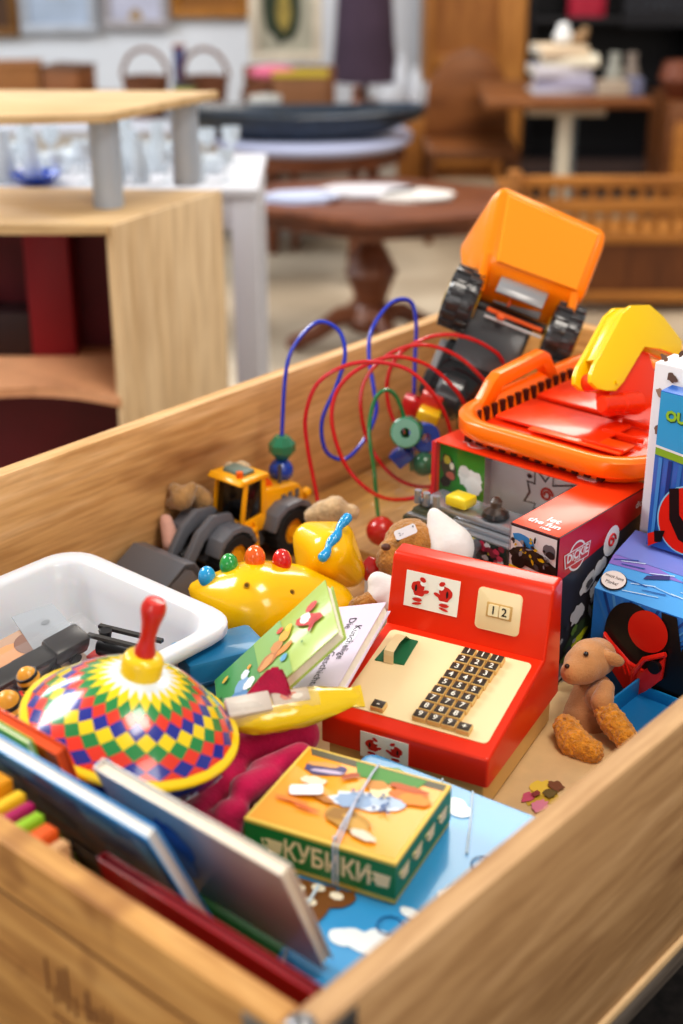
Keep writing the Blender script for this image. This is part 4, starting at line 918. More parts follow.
m.box((.06, .06, .02), (.10, .20, .024), OR2, .002)
m.build('inner_deck', bk_)
# yellow digger arm with red base
ar = thing('toy_digger_arm', 'yellow toy digger arm on a red base standing in the orange tray', 'toy digger', frame(V(604, 392, 1.86), IMR + Vector((0, .75, 0)), IMU)); IA = ar.matrix_world.inverted()
def aq(px, py): return ((px - 600) * 1.2 * 1.86 / FPX, (385 - py) * 1.86 / FPX)
YA = mat('#F4CB10', .25, coat=.5)
for z0, z1 in ((-.002, .006), (-.032, -.024)):
    m = MB(); m.prism([aq(*q) for q in ((584, 372), (586, 364), (592, 356), (634, 313), (646, 307), (668, 311), (682, 326), (700, 356), (694, 372), (672, 358), (652, 350), (622, 380), (610, 387), (600, 384), (590, 380))][::-1], z0, z1, YA, .0015, None); m.build('boom_plate', ar)
m = MB(); m.prism([aq(*q) for q in ((600, 352), (634, 315), (646, 309), (667, 313), (680, 328), (672, 338), (656, 330), (640, 334), (612, 362))][::-1], -.026, .000, YA, .001); 
for k in range(5): m.box((aq(655 + k * 5, 0)[0], aq(0, 316 + k * 3)[1], -.028), (aq(657 + k * 5, 0)[0], aq(0, 311 + k * 2)[1], .004), YA, .0005)
m.build('boom_spine', ar)
m = MB(); a = aq(598, 374); m.cyl((a[0], a[1], -.024), (a[0], a[1], -.002), .012, RD, 20); a = aq(612, 378); m.cyl((a[0], a[1], .004), (a[0], a[1], .009), .0028, YA, 12); m.build('red_hinge', ar)
m = MB(); m.prism([aq(*q) for q in ((608, 392), (612, 380), (628, 366), (652, 352), (664, 360), (672, 410), (640, 418), (612, 412))][::-1], -.032, -.004, RD, .003); m.build('red_base', ar)
m = MB(); p = aq(592, 396); q = aq(636, 404); m.cyl((p[0], p[1], .004), (q[0], q[1], .004), .0115, RD, 20, bev=.002); p2 = aq(614, 400); m.cyl((p2[0], p2[1], .004), (q[0], q[1], .004), .0135, RD, 20, bev=.002); m.build('red_cylinder', ar)

# ============================================================ dump truck on its nose
tt = 2.16; th = math.radians(20)
TX = (IMR * math.cos(th) - IMU * math.sin(th) + Vector((0, -.10, 0))).normalized()
TYv = (IMU * math.cos(th) + IMR * math.sin(th))
dtk = thing('toy_dump_truck', 'orange and black toy dump truck tipped nose down, its orange bed in the air', 'toy truck', frame(V(515, 330, tt), TX, TYv)); ID = dtk.matrix_world.inverted()
BO = mat('#FF9208', .25, coat=.3); GR = mat('#8F9296', .3, coat=.3); CH = mat('#3A3B3E', .25, coat=.4)
s_ = tt / FPX
def Q(px, py, dz=0): p = ID @ V(px, py, tt); return Vector((p.x, p.y, p.z + dz))
front = [Q(484, 268, .035), Q(584, 305, .035), Q(611, 236, .05), Q(498, 187, .05)]
m = MB()
c = sum(front, Vector()) / 4
def sc_(pts, k, off): return [c + (p - c) * k + off for p in pts]
bkoff = (ID.to_3x3() @ (V(455, 262, tt + .11) - V(497, 197, tt)))
f2 = front; rear = [p + bkoff * q for p, q in zip(front, (.55, .55, 1, 1))]
m.hexa([rear[0], rear[1], f2[1], f2[0], rear[3], rear[2], f2[2], f2[3]], BO, .016, seg=5)
m.build('tipping_bed', dtk, ang=50)
nrm = (front[1] - front[0]).cross(front[3] - front[0]).normalized()
m = MB(); pf = sc_(front, .76, nrm * .0045 + (front[0] - front[3]).normalized() * .004); po = sc_(front, .80, nrm * .0005 + (front[0] - front[3]).normalized() * .004)
tb = bmesh.new(); vv = [tb.verts.new(p) for p in po] + [tb.verts.new(p) for p in pf]; tb.faces.new(vv[4:])
for k in range(4): tb.faces.new((vv[k], vv[(k + 1) % 4], vv[4 + (k + 1) % 4], vv[4 + k]))
m.add(tb, mat('#FFA41C', .2, coat=.4), None, False); m.build('bed_panel', dtk)
for k in (0, 1):
    m = MB(); px = (487, 573)[k]; py = (258, 296)[k]
    p = Q(px, py, .03); q = Q(px - 8 + k * 2, py + 34, .018); m.tube([p, (p + q) / 2 + Vector((0, 0, .003)), q], .0075, BO, 8); m.build('bed_bracket', dtk)
def twheel(px, py, half, r):
    c_ = Q(px, py, .0); m = MB(); MX = Matrix.Translation(c_) @ RY(PI / 2)
    m.lathe([(0, -half), (r * .6, -half), (r * .9, -half * .95), (r, -half * .7), (r, half * .7), (r * .9, half * .95), (r * .6, half), (0, half)], CH, 36, MX)
    for k in range(16):
        a = 2 * PI * k / 16; m.box((r * .98, -r * .09, -half * .9), (r * 1.07, r * .09, half * .1), CH, .0008, MX @ RZ(a)); m.box((r * .98, -r * .09, half * .1), (r * 1.07, r * .09, half * .9), CH, .0008, MX @ RZ(a + .2))
    wo = m.build('wheel', dtk)
    m = MB(); m.cyl(c_ + Vector((-half * 1.05, 0, 0)), c_ + Vector((half * 1.05, 0, 0)), r * .5, mat('#C8A21E', .4), 20, bev=.001); m.build('wheel_hub', wo)
twheel(462, 299, .024, .046); twheel(561, 337, .024, .049)
m = MB(); c1 = Q(497, 318, -.005); m.box((-.05, -.085, -.045), (.05, .014, .012), mat('#46484C', .3, coat=.3), .008, Matrix.Translation(c1 + Vector((.006, 0, 0)))); m.build('chassis', dtk)
m = MB(); a = Q(471, 302); b = Q(552, 333); m.cyl(a, b, .008, BK, 16); m.build('axle', dtk)
m = MB(); c1 = Q(521, 297, .018); MX = Matrix.Translation(c1) @ RY(PI / 2)
tb = bmesh.new(); R1 = []; hw = .037
arc = [(-.022 + .026 * (1 - math.cos(t * PI / 8)) * .0 + .030 * math.cos(t * PI / 8), .030 * math.sin(t * PI / 8)) for t in range(9)]
pts = [(.034 * math.cos(t * PI / 10 - .1), .034 * math.sin(t * PI / 10 - .1)) for t in range(11)] + [(.026 * math.cos(t * PI / 10 - .1), .026 * math.sin(t * PI / 10 - .1)) for t in range(10, -1, -1)]
m.prism(pts, -hw, hw, GR, .001, Matrix.Translation(c1 + Vector((0, -.018, 0))) @ RY(PI / 2) @ RZ(PI / 2 * 0 + .0) @ RZ(PI * 0)); m.build('rear_bumper', dtk, ang=40)
m = MB(); a = Q(487, 311, .022); b = Q(541, 333, .022); m.cyl(a, b, .0035, ORF, 10); a = Q(484, 318, .024); b = Q(540, 340, .024); m.cyl(a, b, .0022, mat('#C8CACD', .3), 10); m.ball(Q(500, 320, .028), (.007, .005, .003), ORF); m.ball(Q(509, 306, .026), (.003, .007, .003), ORF); m.build('tow_bar', dtk)
m = MB(); c1 = Q(478, 372, -.03); m.box((-.062, -.05, -.04), (.048, .035, .03), BKG, .008, Matrix.Translation(c1)); m.build('driver_cab', dtk)
m = MB(); m.box((-.072, -.02, -.02), (-.050, .030, .02), GR, .005, Matrix.Translation(c1)); m.box((-.075, -.06, -.03), (-.04, -.02, .02), BK, .005, Matrix.Translation(c1)); m.build('side_tank', dtk)
m = MB(); c2 = Q(450, 392, -.03)
m.cyl(c2 + Vector((-.022, 0, 0)), c2 + Vector((.022, 0, 0)), .038, CH, 28, bev=.006); m.build('tyre', dtk)

# ============================================================ blue boxes at right
SB = mat('#2F78C8', .3, coat=.3)
bx = thing('blue_toy_box', 'blue toy box with black and red oval mask design and speech bubble', 'toy box', Kf(.80, .022, .552))
m = MB(); wb = .235; y0_ = 0
P2 = [(0, 0), (0, .165), (.040, .195), (.095, .205), (.095, 0)]
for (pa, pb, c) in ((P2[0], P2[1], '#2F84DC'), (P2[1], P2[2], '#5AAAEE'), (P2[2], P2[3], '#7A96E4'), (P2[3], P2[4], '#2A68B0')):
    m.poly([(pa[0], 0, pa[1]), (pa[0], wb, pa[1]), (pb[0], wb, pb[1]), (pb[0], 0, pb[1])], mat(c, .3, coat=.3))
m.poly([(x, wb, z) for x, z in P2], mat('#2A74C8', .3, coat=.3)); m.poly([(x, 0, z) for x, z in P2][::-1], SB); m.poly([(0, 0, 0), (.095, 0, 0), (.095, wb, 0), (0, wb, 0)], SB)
bmesh.ops.remove_doubles(m.bm, verts=m.bm.verts, dist=.0001); bmesh.ops.recalc_face_normals(m.bm, faces=m.bm.faces)
FB = Matrix(((0, 0, -1, -.0003), (-1, 0, 0, wb), (0, 1, 0, 0), (0, 0, 0, 1)))     # near face: x to the camera's right, y up
BR_ = mat('#E02A1C', .3, coat=.4); KK = mat('#15161A', .35, coat=.2); LBs = mat('#8CC4EE', .4); PU = mat('#8C7ACF', .35, coat=.2)
def ov(x, y, rx, ry, z, mt, ro=0, w=0): m.blob(x, y, rx, ry, z, mt, ro, n=40, w=w, M=FB)
for k in range(14): m.flat([(.0 + .012 * k, .164), (.004 + .012 * k, .164), (.05, .07), (.048, .065)], .0003 + k * .00002, mat(('#3E8AD8', '#1B4C98', '#5AA4E4')[k % 3], .35, coat=.3), FB)
m.build('box_body', bx, ang=20)
m = MB(); KC = (.062, .104)
ov(KC[0], KC[1], .042, .060, .0012, KK, .25); m.flat([(.09, .164), (.098, .118), (.085, .10), (.10, .08), (.088, .05), (.075, .03), (.06, .018), (.08, .0), (.232, .0), (.232, .164), (.13, .164), (.12, .122), (.11, .164)], .0008, KK, FB)
for k in range(6): m.tube([FB @ Vector((.10 + .02 * k, .03 + .006 * math.sin(k), .0018)), FB @ Vector((.108 + .02 * k, .036, .0018)), FB @ Vector((.112 + .02 * k, .024, .0018))], .0008, LBs if k % 2 else WTE, 5)
m.flat([(.02, .02), (.06, .005), (.10, .02), (.075, .035)], .0011, mat('#2E52C0', .4), FB)
m.build('printed_splash', bx)
m = MB()
ov(KC[0] + .014, KC[1] + .030, .026, .027, .0022, BR_, -.3)
q_ = lambda x, y, z=0: (KC[0] + x * 1.22, KC[1] + y * 1.15, z)
pts = [q_(x, y)[:2] for x, y in ((-.034, .010), (-.022, -.002), (-.005, -.016), (.012, -.020), (.034, .008), (.033, -.020), (.018, -.040), (.002, -.055), (-.004, -.046), (-.022, -.030), (-.033, -.012))]
m.prism(pts, .0015, .008, BR_, .0015, FB)
m.tube([FB @ Vector(q_(*p)) for p in ((.034, .010, .006), (.014, -.002, .010), (.004, -.022, .010), (.002, -.052, .006))], .0034, BR_, 8)
for k in range(5): m.tube([FB @ Vector(q_(-.030 + k * .006, -.000 - k * .004, .008)), FB @ Vector(q_(-.026 + k * .007, -.016 - k * .004, .0085))], .0014, BR_, 6)
m.cyl(FB @ Vector(q_(.026, -.006, .006)), FB @ Vector(q_(.026, -.006, .014)), .008, KK, 16)
m.build('red_mask_relief', bx)
m = MB(); SLp = frame((0, wb, .165), (0, -1, 0), (.040, 0, .030)); TPm = frame((.040, wb, .195), (0, -1, 0), (.05, 0, .015))
m.flat([(0, .036), (.10, .042), (.06, .0498), (0, .0498)], .0006, PU, SLp)
for k in range(26):
    x = .23 * random.random(); y = .005 + .043 * random.random(); a = random.uniform(-.3, .3)
    m.flat([(x, y), (x + .03, y + .03 * a), (x + .03, y + .03 * a + .0012), (x, y + .001)], .0012 + k * .00002, mat(('#A8D0F2', '#C8E2F8', '#2E5EA8')[k % 3], .4), SLp)
m.blob(.018, .016, .017, .013, .002, KK, n=30, M=SLp); m.blob(.0175, .0168, .0158, .0120, .0022, mat('#EDE6E2', .4), n=30, M=SLp)
m.text('must have', .0060, mat('#5A4A4A'), SLp @ T(.0175, .0205, .0026), bold=0); m.text('Marke!', .0060, mat('#5A4A4A'), SLp @ T(.0175, .0125, .0026), bold=0)
m.flat([(.05, .030), (.08, .040), (.078, .045), (.052, .036)], .0016, mat('#3A3A7A', .4), SLp)
m.flat([(0, 0), (.23, 0), (.23, .05), (0, .05)], .0006, mat('#7C8AD6', .35, coat=.2), TPm)
m.ball(SLp @ Vector((.118, .040, .004)), (.010, .014, .014), BR_); m.flat([(.095, .045), (.11, .03), (.12, .05), (.105, .06)], .003, KK, SLp)
m.build('printed_top', bx)
m = MB(); 
tr_ = Kf(.70, .015, .6005)
m.box((.0, .0, 0), (.095, .003, .024), mat('#1C86C2', .4, coat=.2), .0005); m.box((.092, 0, 0), (.095, .17, .016), mat('#1C86C2', .4, coat=.2), .0005); m.box((0, 0, 0), (.095, .17, .002), mat('#1C78B0', .4), 0); m.box((.0, .167, 0), (.095, .17, .024), mat('#1C86C2', .4, coat=.2), .0005)
o = m.build('cardboard_tray', None, tr_); tag(o, 'bright blue cardboard tray between the brown bear and blue mask box', 'tray')

ub = thing('blue_card_box', 'tall blue box with green lettering OUT and red black round emblem', 'toy box', Kf(.864, .014, .760))
UH = .195; m = MB(); m.box((0, 0, 0), (.026, .215, UH), mat('#2A6CC4', .3, coat=.3), .001)
UF = Matrix(((0, 0, -1, -.0003), (-1, 0, 0, .215), (0, 1, 0, 0), (0, 0, 0, 1)))
m.flat([(.001, UH - .001), (.214, UH - .001), (.214, UH - .09), (.001, UH - .07)], .0003, mat('#3AA6DE', .3, coat=.3), UF)
m.flat([(.001, UH - .068), (.214, UH - .088), (.214, UH - .098), (.001, UH - .078)], .0006, mat('#8DB63A', .3), UF); m.flat([(.001, UH - .066), (.214, UH - .086), (.214, UH - .089), (.001, UH - .069)], .0008, WTE, UF)
for k in range(16): x = .006 + k * .013; m.flat([(x, UH - .08 - .09 * x), (x + .005, UH - .08 - .09 * x), (x * .9 + .004, .01), (x * .9, .01)], .0005, mat(('#4A92D8', '#1B3E86', '#3478C4', '#6AB0E8')[k % 4], .35, coat=.2), UF)
m.text('OUT', .017, mat('#9CC63A', .4), UF @ T(.028, UH - .028, .0010), bold=.05); m.text('OUT', .017, mat('#1E5A4A', .4), UF @ T(.0286, UH - .029, .0008), bold=.08)
m.text('to', .010, mat('#D03048', .4), UF @ T(.050, UH - .055, .001), bold=.03)
m.build('box_body', ub)
m = MB(); MX = UF; c0 = (.050, .046)
m.blob(c0[0], c0[1], .038, .044, .0012, mat('#8CC4E4', .4), -.2, 36, M=MX); m.blob(c0[0], c0[1], .036, .042, .0014, BR_, -.2, 36, M=MX)
m.flat([(c0[0] - .026, c0[1] + .034), (c0[0] - .014, c0[1] + .038), (c0[0] - .010, c0[1] + .005), (c0[0] + .012, c0[1] - .018), (c0[0] + .03, c0[1] - .022), (c0[0] + .02, c0[1] - .034), (c0[0] - .008, c0[1] - .026), (c0[0] - .022, c0[1] - .004)], .0018, KK, MX)
m.blob(c0[0] + .018, c0[1] + .008, .018, .020, .0018, KK, 0, 26, M=MX); m.blob(c0[0] + .018, c0[1] + .008, .012, .013, .0020, BR_, 0, 26, M=MX); m.blob(c0[0] + .018, c0[1] + .008, .007, .008, .0022, KK, 0, 26, M=MX)
m.flat([(.002, c0[1] - .030), (.016, c0[1] - .022), (.018, c0[1] - .036), (.004, c0[1] - .046)], .0020, BR_, MX); m.flat([(.010, c0[1] - .024), (.024, c0[1] - .020), (.02, c0[1] - .036), (.012, c0[1] - .038)], .0022, KK, MX)
m.build('round_emblem', ub)
wb_ = thing('white_card_box', 'white box with brown leaf spots behind the tall blue box', 'box', Kf(.898, .010, .552))
m = MB(); m.box((0, 0, 0), (.045, .248, .422), mat('#E6E4E6', .5), .002)
WF = Matrix(((0, 0, -1, -.0003), (-1, 0, 0, .248), (0, 1, 0, 0), (0, 0, 0, 1)))
for k in range(22):
    x = .012 + .17 * random.random() if k > 5 else .012 + .012 * (k % 2); y = .445 - random.random() * .25 if k > 5 else .43 - .022 * k
    m.blob(x, y, random.uniform(.004, .008), random.uniform(.003, .006), .0006 + k * .00004, mat(('#8A6A58', '#6E564A', '#A88A74')[k % 3], .6), random.random() * 3, w=.25, M=WF)
m.build('box_body', wb_)

# ============================================================ small brown bear with curly slippers
BRN_ = mat('#C08A58', .92, var=.15, vs=50, bump=.4, bs=500, sheen=.4); BRN2 = mat('#B07C52', .92, var=.15, vs=50, bump=.4, bs=500, sheen=.3); CUR = plush('#F4A030', .4, 1.0, 380, 140)
br = thing('plush_bear', 'light brown plush bear with curly orange feet, sitting by the cash register', 'plush toy', V(592, 715, 1.650)); IN = br.matrix_world.inverted()
m = MB(); PB(m, 590, 660, 1.650, 22, BRN_); PB(m, 583, 665, 1.640, 20, BRN_); PC(m, (573, 672, 1.625, 13), (583, 668, 1.635, 17), BRN_); PB(m, 597, 657, 1.660, 20, BRN_)
m.build('head', br, remesh=.0025, smooth_it=8)
m = MB(); m.ball(IN @ V(612, 659, 1.635), (.015, .006, .0085), BRN_, rot=Euler((0, .35, -.1))); m.ball(IN @ V(604, 655, 1.638), (.010, .007, .008), BRN_); m.build('ear', br)
m = MB(); m.ball(IN @ V(586, 654, 1.620), .0030, mat('#1A1310', .2, coat=.5), seg=12); m.build('eye', br)
m = MB(); m.ball(IN @ V(567, 666, 1.615), (.003, .003, .0025), mat('#3A241A', .5), seg=12); m.build('nose', br)
m = MB(); PC(m, (588, 690, 1.660, 15), (585, 715, 1.660, 22), BRN2); PC(m, (585, 715, 1.660, 22), (590, 728, 1.650, 20), BRN2); PC(m, (602, 685, 1.650, 10), (600, 700, 1.635, 14), BRN_); PB(m, 598, 697, 1.635, 13, BRN_); PB(m, 575, 722, 1.650, 16, BRN2)
m.build('body', br, remesh=.0025, smooth_it=6)
m = MB(); PC(m, (606, 688, 1.632, 9), (602, 702, 1.618, 12), BRN_, 6); m.build('arm', br, remesh=.0025, smooth_it=5)
for q in (((566, 727, 1.610, 13), (574, 742, 1.595, 16), (592, 752, 1.580, 12)), ((606, 712, 1.615, 12), (613, 722, 1.605, 14), (626, 738, 1.590, 12))):
    m = MB(); PC(m, q[0], q[1], CUR, 6); PC(m, q[1], q[2], CUR, 6); m.build('slipper', br, remesh=.0018, smooth_it=1, disp=.0060)

m = MB(); m.box((.955, .32, .552), (1.25, .535, .8005), mat('#A87C4A', .75, var=.12, vs=8), .003); o = m.build('cardboard_carton', None, Kf(0, 0, 0)); tag(o, 'brown cardboard carton supporting the orange tray', 'carton')
# ============================================================ room
def struct(o): o['kind'] = 'structure'; return o
FLM = bpy.data.materials.new('worn_stone_floor'); FLM.use_nodes = True; nt = FLM.node_tree; b = nt.nodes['Principled BSDF']; b.inputs['Roughness'].default_value = .5
tc = nt.nodes.new('ShaderNodeTexCoord'); n = nt.nodes.new('ShaderNodeTexNoise'); n.inputs['Scale'].default_value = 1.6; n.inputs['Detail'].default_value = 6; r = nt.nodes.new('ShaderNodeValToRGB')
r.color_ramp.elements[0].position = .35; r.color_ramp.elements[0].color = lin('#A39480') + [1]; r.color_ramp.elements[1].position = .68; r.color_ramp.elements[1].color = lin('#D0C3AE') + [1]
nt.links.new(tc.outputs['Object'], n.inputs['Vector']); nt.links.new(n.outputs['Fac'], r.inputs['Fac']); nt.links.new(r.outputs['Color'], b.inputs['Base Color'])
m = MB(); m.box((-5, -2, -.1), (5.5, 8.2, 0), FLM); struct(m.build('floor'))
WL = mat('#DDE2EA', .8, var=.05, vs=2)
m = MB(); m.box((-5, 8.2, 0), (5.5, 8.35, 3), WL); struct(m.build('wall_back'))
m = MB(); m.box((-5.1, -2, 0), (-5, 8.2, 3), WL); struct(m.build('wall_left'))
m = MB(); m.box((5.5, -2, 0), (5.6, 8.2, 3), WL); struct(m.build('wall_right'))
DW = wood('dark_wood', '#946040', '#74442C', '#4C2A1A', (2, 14, 14), .35, .5, False)
OAK = wood('oak', '#C48C4C', '#B0783C', '#92602C', (14, 14, 1.5), .5, .5, False)
OAKX = wood('oak_rail', '#C4883F', '#AD7434', '#8E5826', (1.5, 12, 12), .5, .5, False)
MBR = wood('mid_brown_wood', '#8C5C34', '#784A26', '#5A3820', (2, 10, 10), .4, .5, False)
BIR = wood('birch_panel', '#EED6B2', '#E6CBA4', '#D8B98E', (10, 10, 1.0), .5, .6, False)
BIT = wood('birch_top', '#E2C49A', '#D8B98C', '#C9A878', (1.2, 10, 10), .5, .6, False)
# ---- corner display shelf at left
sf = thing('display_shelf', 'pale birch shelf unit with curved front and raised top on silver posts', 'shelf', (0, 0, 0))
def quad_prism(mb, pts, z0, z1, mt, bev=.002): mb.prism(pts, z0, z1, mt, bev)
A1 = W(113, 226, .85); A2 = W(222, 191, .85); A3 = W(-90, 232, .85); A4 = W(-90, 196, .85)
cur = lambda off, sag: [(A1.x + off, A1.y)] + [(A1.x + off - t * (A1.x - A3.x) / 8, A1.y + sag * math.sin(t / 8 * PI)) for t in range(1, 8)] + [(A3.x, A3.y)]
def outline(sag=0): return [(A2.x - .012, A2.y), (A4.x, A4.y + .1)] + cur(-.012, sag)[::-1]
m = MB(); quad_prism(m, outline(.0), .832, .852, BIT); m.build('shelf_board', sf)
# middle shelf found from its pixel height
zb = .85 - (A1 - Vector((0, 0, 0))).y * 0 - .362
m = MB(); quad_prism(m, outline(.07), zb - .02, zb, mat('#D9A37C', .5, var=.08)); m.build('shelf_board', sf)
m = MB(); quad_prism(m, outline(.0), .04, .06, BIT); m.build('shelf_board', sf)
dv = (Vector((A2.x, A2.y)) - Vector((A1.x, A1.y))).normalized(); pv = Vector((-dv.y, dv.x))
m = MB(); m.prism([(A1.x, A1.y), (A2.x, A2.y), (A2.x + pv.x * .02, A2.y + pv.y * .02), (A1.x + pv.x * .02, A1.y + pv.y * .02)], 0, .851, BIR, .001); m.build('side_panel', sf)
MRN = mat('#5E0F1E', .6, var=.3, vs=4)
m = MB(); m.prism([(A2.x, A2.y), (A2.x - .01, A2.y + .012), (A4.x, A4.y + .112), (A4.x, A4.y + .1)], .0, .832, MRN, .0); m.build('back_panel', sf)
TZ = 1.035
T1 = W(108, 123, TZ); T2 = W(219, 99, TZ); T3 = W(-90, 127, TZ); T4 = W(-90, 98, TZ)
m = MB(); m.prism([(T1.x, T1.y), (T2.x, T2.y), (T4.x, T4.y), (T3.x, T3.y)], TZ - .0, TZ + .018, BIT, .002); m.build('top_board', sf)
SP = mat('#B4BECC', .4, metal=.2)
for px, py, r_ in ((109, 206, .032), (187, 184, .031)):
    c_ = W(px, py, .852); m = MB(); m.cyl((c_.x, c_.y, .852), (c_.x, c_.y, TZ), r_, SP, 28); m.build('post', sf)
for x, c, w_ in ((-.96, '#3C0810', .10), (-.70, '#860E22', .10), (-.82, '#2E1A1E', .12)):
    o = thing('storage_box', {'#3C0810': 'dark maroon box standing left inside the birch shelf', '#860E22': 'bright crimson box standing inside the birch shelf', '#2E1A1E': 'black box standing inside the birch shelf'}[c], 'box', (x, 3.10, zb + .001)); m = MB(); m.box((0, 0, 0), (w_, .12, .29 if c == '#860E22' else .22 if c != '#2E1A1E' else .10), mat(c, .5), .003); m.build('box_body', o)

# ---- white table with glassware behind it
WM = mat('#D2D4DC', .5)
gt = thing('white_table', 'white painted table covered with glassware behind the birch shelf', 'table', (0, 0, 0))
G1 = W(258, 188, .80); gx1 = G1.x + .0; gy0 = 3.42
m = MB(); m.box((-1.6, gy0, .775), (gx1, gy0 + .46, .80), WM, .004); m.build('table_top', gt)
m = MB(); m.box((-1.58, gy0 + .01, .70), (gx1 - .01, gy0 + .45, .775), WM, .002); m.build('apron', gt)
for x, y in ((gx1 - .035, gy0 + .005), (gx1 - .035, gy0 + .38), (-1.55, gy0 + .005), (-1.55, gy0 + .38), (gx1 - .14, gy0 + .02)):
    m = MB(); m.box((x - .03, y, 0), (x + .03, y + .06, .775), WM, .004); m.build('leg', gt)
GL = mat('#D9E2EA', .08, alpha=.55, coat=.5); random.seed(11)
gl_lab = ['tall clear glass vase on the white table', 'small clear glass goblet on the white table']
def vase(kind, x, y, s, k):
    o = thing(('glass_vase', 'glass_goblet', 'glass_bowl')[kind], ('tall clear glass vase', 'clear stemmed glass goblet', 'low clear glass bowl')[kind] + ' among the glassware on the white table', ('vase', 'goblet', 'bowl')[kind], (x, y, .801), ('clear glass vases', 'clear glass goblets', 'clear glass bowls')[kind])
    pr = ([(0, 0), (.03, 0), (.034, .02), (.028, .08), (.016, .11), (.022, .14), (.019, .14), (.013, .11), (.025, .08), (.03, .02), (0, .006)],
          [(0, 0), (.026, 0), (.004, .006), (.004, .045), (.024, .065), (.028, .10), (.026, .10), (.022, .067), (0, .05)],
          [(0, 0), (.03, 0), (.05, .035), (.056, .05), (.053, .05), (.046, .035), (0, .006)])[kind]
    m = MB(); m.lathe([(a * s, b_ * s) for a, b_ in pr], GL, 20); m.build('glass_body', o)
k = 0
for i in range(14):
    for j in range(3):
        x = -1.02 + i * .066 + .015 * random.random() + .03 * (j % 2); y = gy0 + .07 + j * .13 + .02 * random.random()
        if x > gx1 - .08: continue
        vase(random.choice((0, 1, 1, 2)), x, y, random.uniform(.7, .95), k); k += 1
bd = W(34, 184, .805); o = thing('blue_dish', 'bright cobalt blue glass dish on the white table', 'dish', (bd.x, gy0 + .06, .801)); m = MB(); m.lathe([(0, 0), (.03, 0), (.058, .018), (.062, .026), (.058, .026), (.03, .006), (0, .006)], mat('#1B4FC8', .2, coat=.6), 26); m.build('dish_body', o)

# ---- pedestal tables
def scat(c, n, sx, sy): return [(c[0] + random.uniform(-sx, sx), c[1] + random.uniform(-sy, sy)) for _ in range(n)]
pt = thing('pedestal_table', 'low dark wood pedestal table with papers on it', 'table', (.10, 4.75, 0))
m = MB(); zt = .50
m.prism([(-.42, -.12), (-.02, -.36), (.36, -.26), (.46, .16), (.10, .34), (-.34, .26)], zt - .03, zt, DW, .008, None); m.prism([(-.36, -.10), (-.02, -.31), (.31, -.22), (.40, .13), (.09, .28), (-.29, .22)], zt - .075, zt - .03, DW, .004); m.build('table_top', pt)
m = MB(); m.lathe([(0, .05), (.075, .05), (.085, .09), (.05, .14), (.07, .20), (.09, .25), (.06, .31), (.04, .35), (.055, .40), (.10, .43), (0, .43)], DW, 24); m.build('pedestal', pt)
for a in range(4):
    m = MB(); A_ = RZ(a * PI / 2 + .35); m.tube([A_ @ Vector(p) for p in ((.04, 0, .10), (.12, 0, .10), (.20, 0, .05), (.27, 0, .03))], [.035, .032, .028, .024], DW, 10); m.ball(A_ @ Vector((.27, 0, .028)), (.035, .035, .026), DW); m.build('foot', pt)
pcs = [('white paper doily spread on the low pedestal table', -.03, .05, .17, .10, 'doily'), ('pile of white napkins on the low pedestal table, right side', .14, -.02, .13, .09, 'napkins'), ('bluish white sheet standing in for light reflected at the left edge of low pedestal table', -.24, -.04, .13, .09, 'paper')]  # bluish paper entry is a painted patch of reflected light on the tabletop
for k, (lb, x, y, rx, ry, cat_) in enumerate(pcs):
    o = thing(cat_, lb, cat_, (.10 + x, 4.75 + y, zt + .001)); m = MB()
    for q in range(4):
        pts = [(rx * math.cos(2 * PI * j / 14) * random.uniform(.85, 1.05), ry * math.sin(2 * PI * j / 14) * random.uniform(.85, 1.05)) for j in range(14)]
        m.prism([(a + q * .004, b_ + q * .003) for a, b_ in pts], q * .004, q * .004 + .003, mat(('#C8C6CC', '#D4D0CC', '#B4BCD4')[k], .7), 0)
    m.build('sheets', o)
rt = thing('round_table', 'round dark wood table carrying a black woven tray', 'table', (-.12, 5.75, 0)); zr = .545
m = MB(); m.lathe([(0, zr - .035), (.38, zr - .035), (.40, zr - .018), (.40, zr - .004), (.39, zr), (0, zr)], mat('#A8AEC8', .3), 48); m.lathe([(.30, zr - .09), (.37, zr - .09), (.37, zr - .03), (.30, zr - .03)], DW, 48); m.build('table_top', rt)
for a in range(4):
    x, y = .30 * math.cos(a * PI / 2 + .6), .30 * math.sin(a * PI / 2 + .6); m = MB(); m.lathe([(0, 0), (.022, 0), (.028, .1), (.018, .2), (.032, .3), (.02, .42), (.03, .5), (0, .5)], DW, 14, T(x, y, 0)); m.build('leg', rt)
ty = thing('woven_tray', 'long black woven tray lying on the round dark table', 'tray', (-.17, 5.65, zr + .002)); m = MB(); WT = mat('#1E2C3C', .35, var=.5, vs=25, bump=.6, bs=60, coat=.3)
rg = lambda k, z: [(.50 * k * math.cos(2 * PI * j / 40), .17 * k * math.sin(2 * PI * j / 40), z + .012 * math.cos(4 * PI * j / 40)) for j in range(40)]
shell(m, [rg(.72, .0 + .012), rg(.95, .06), rg(1.0, .105), rg(.97, .11), rg(.90, .085), rg(.68, .07)], WT); m.build('tray_body', ty)
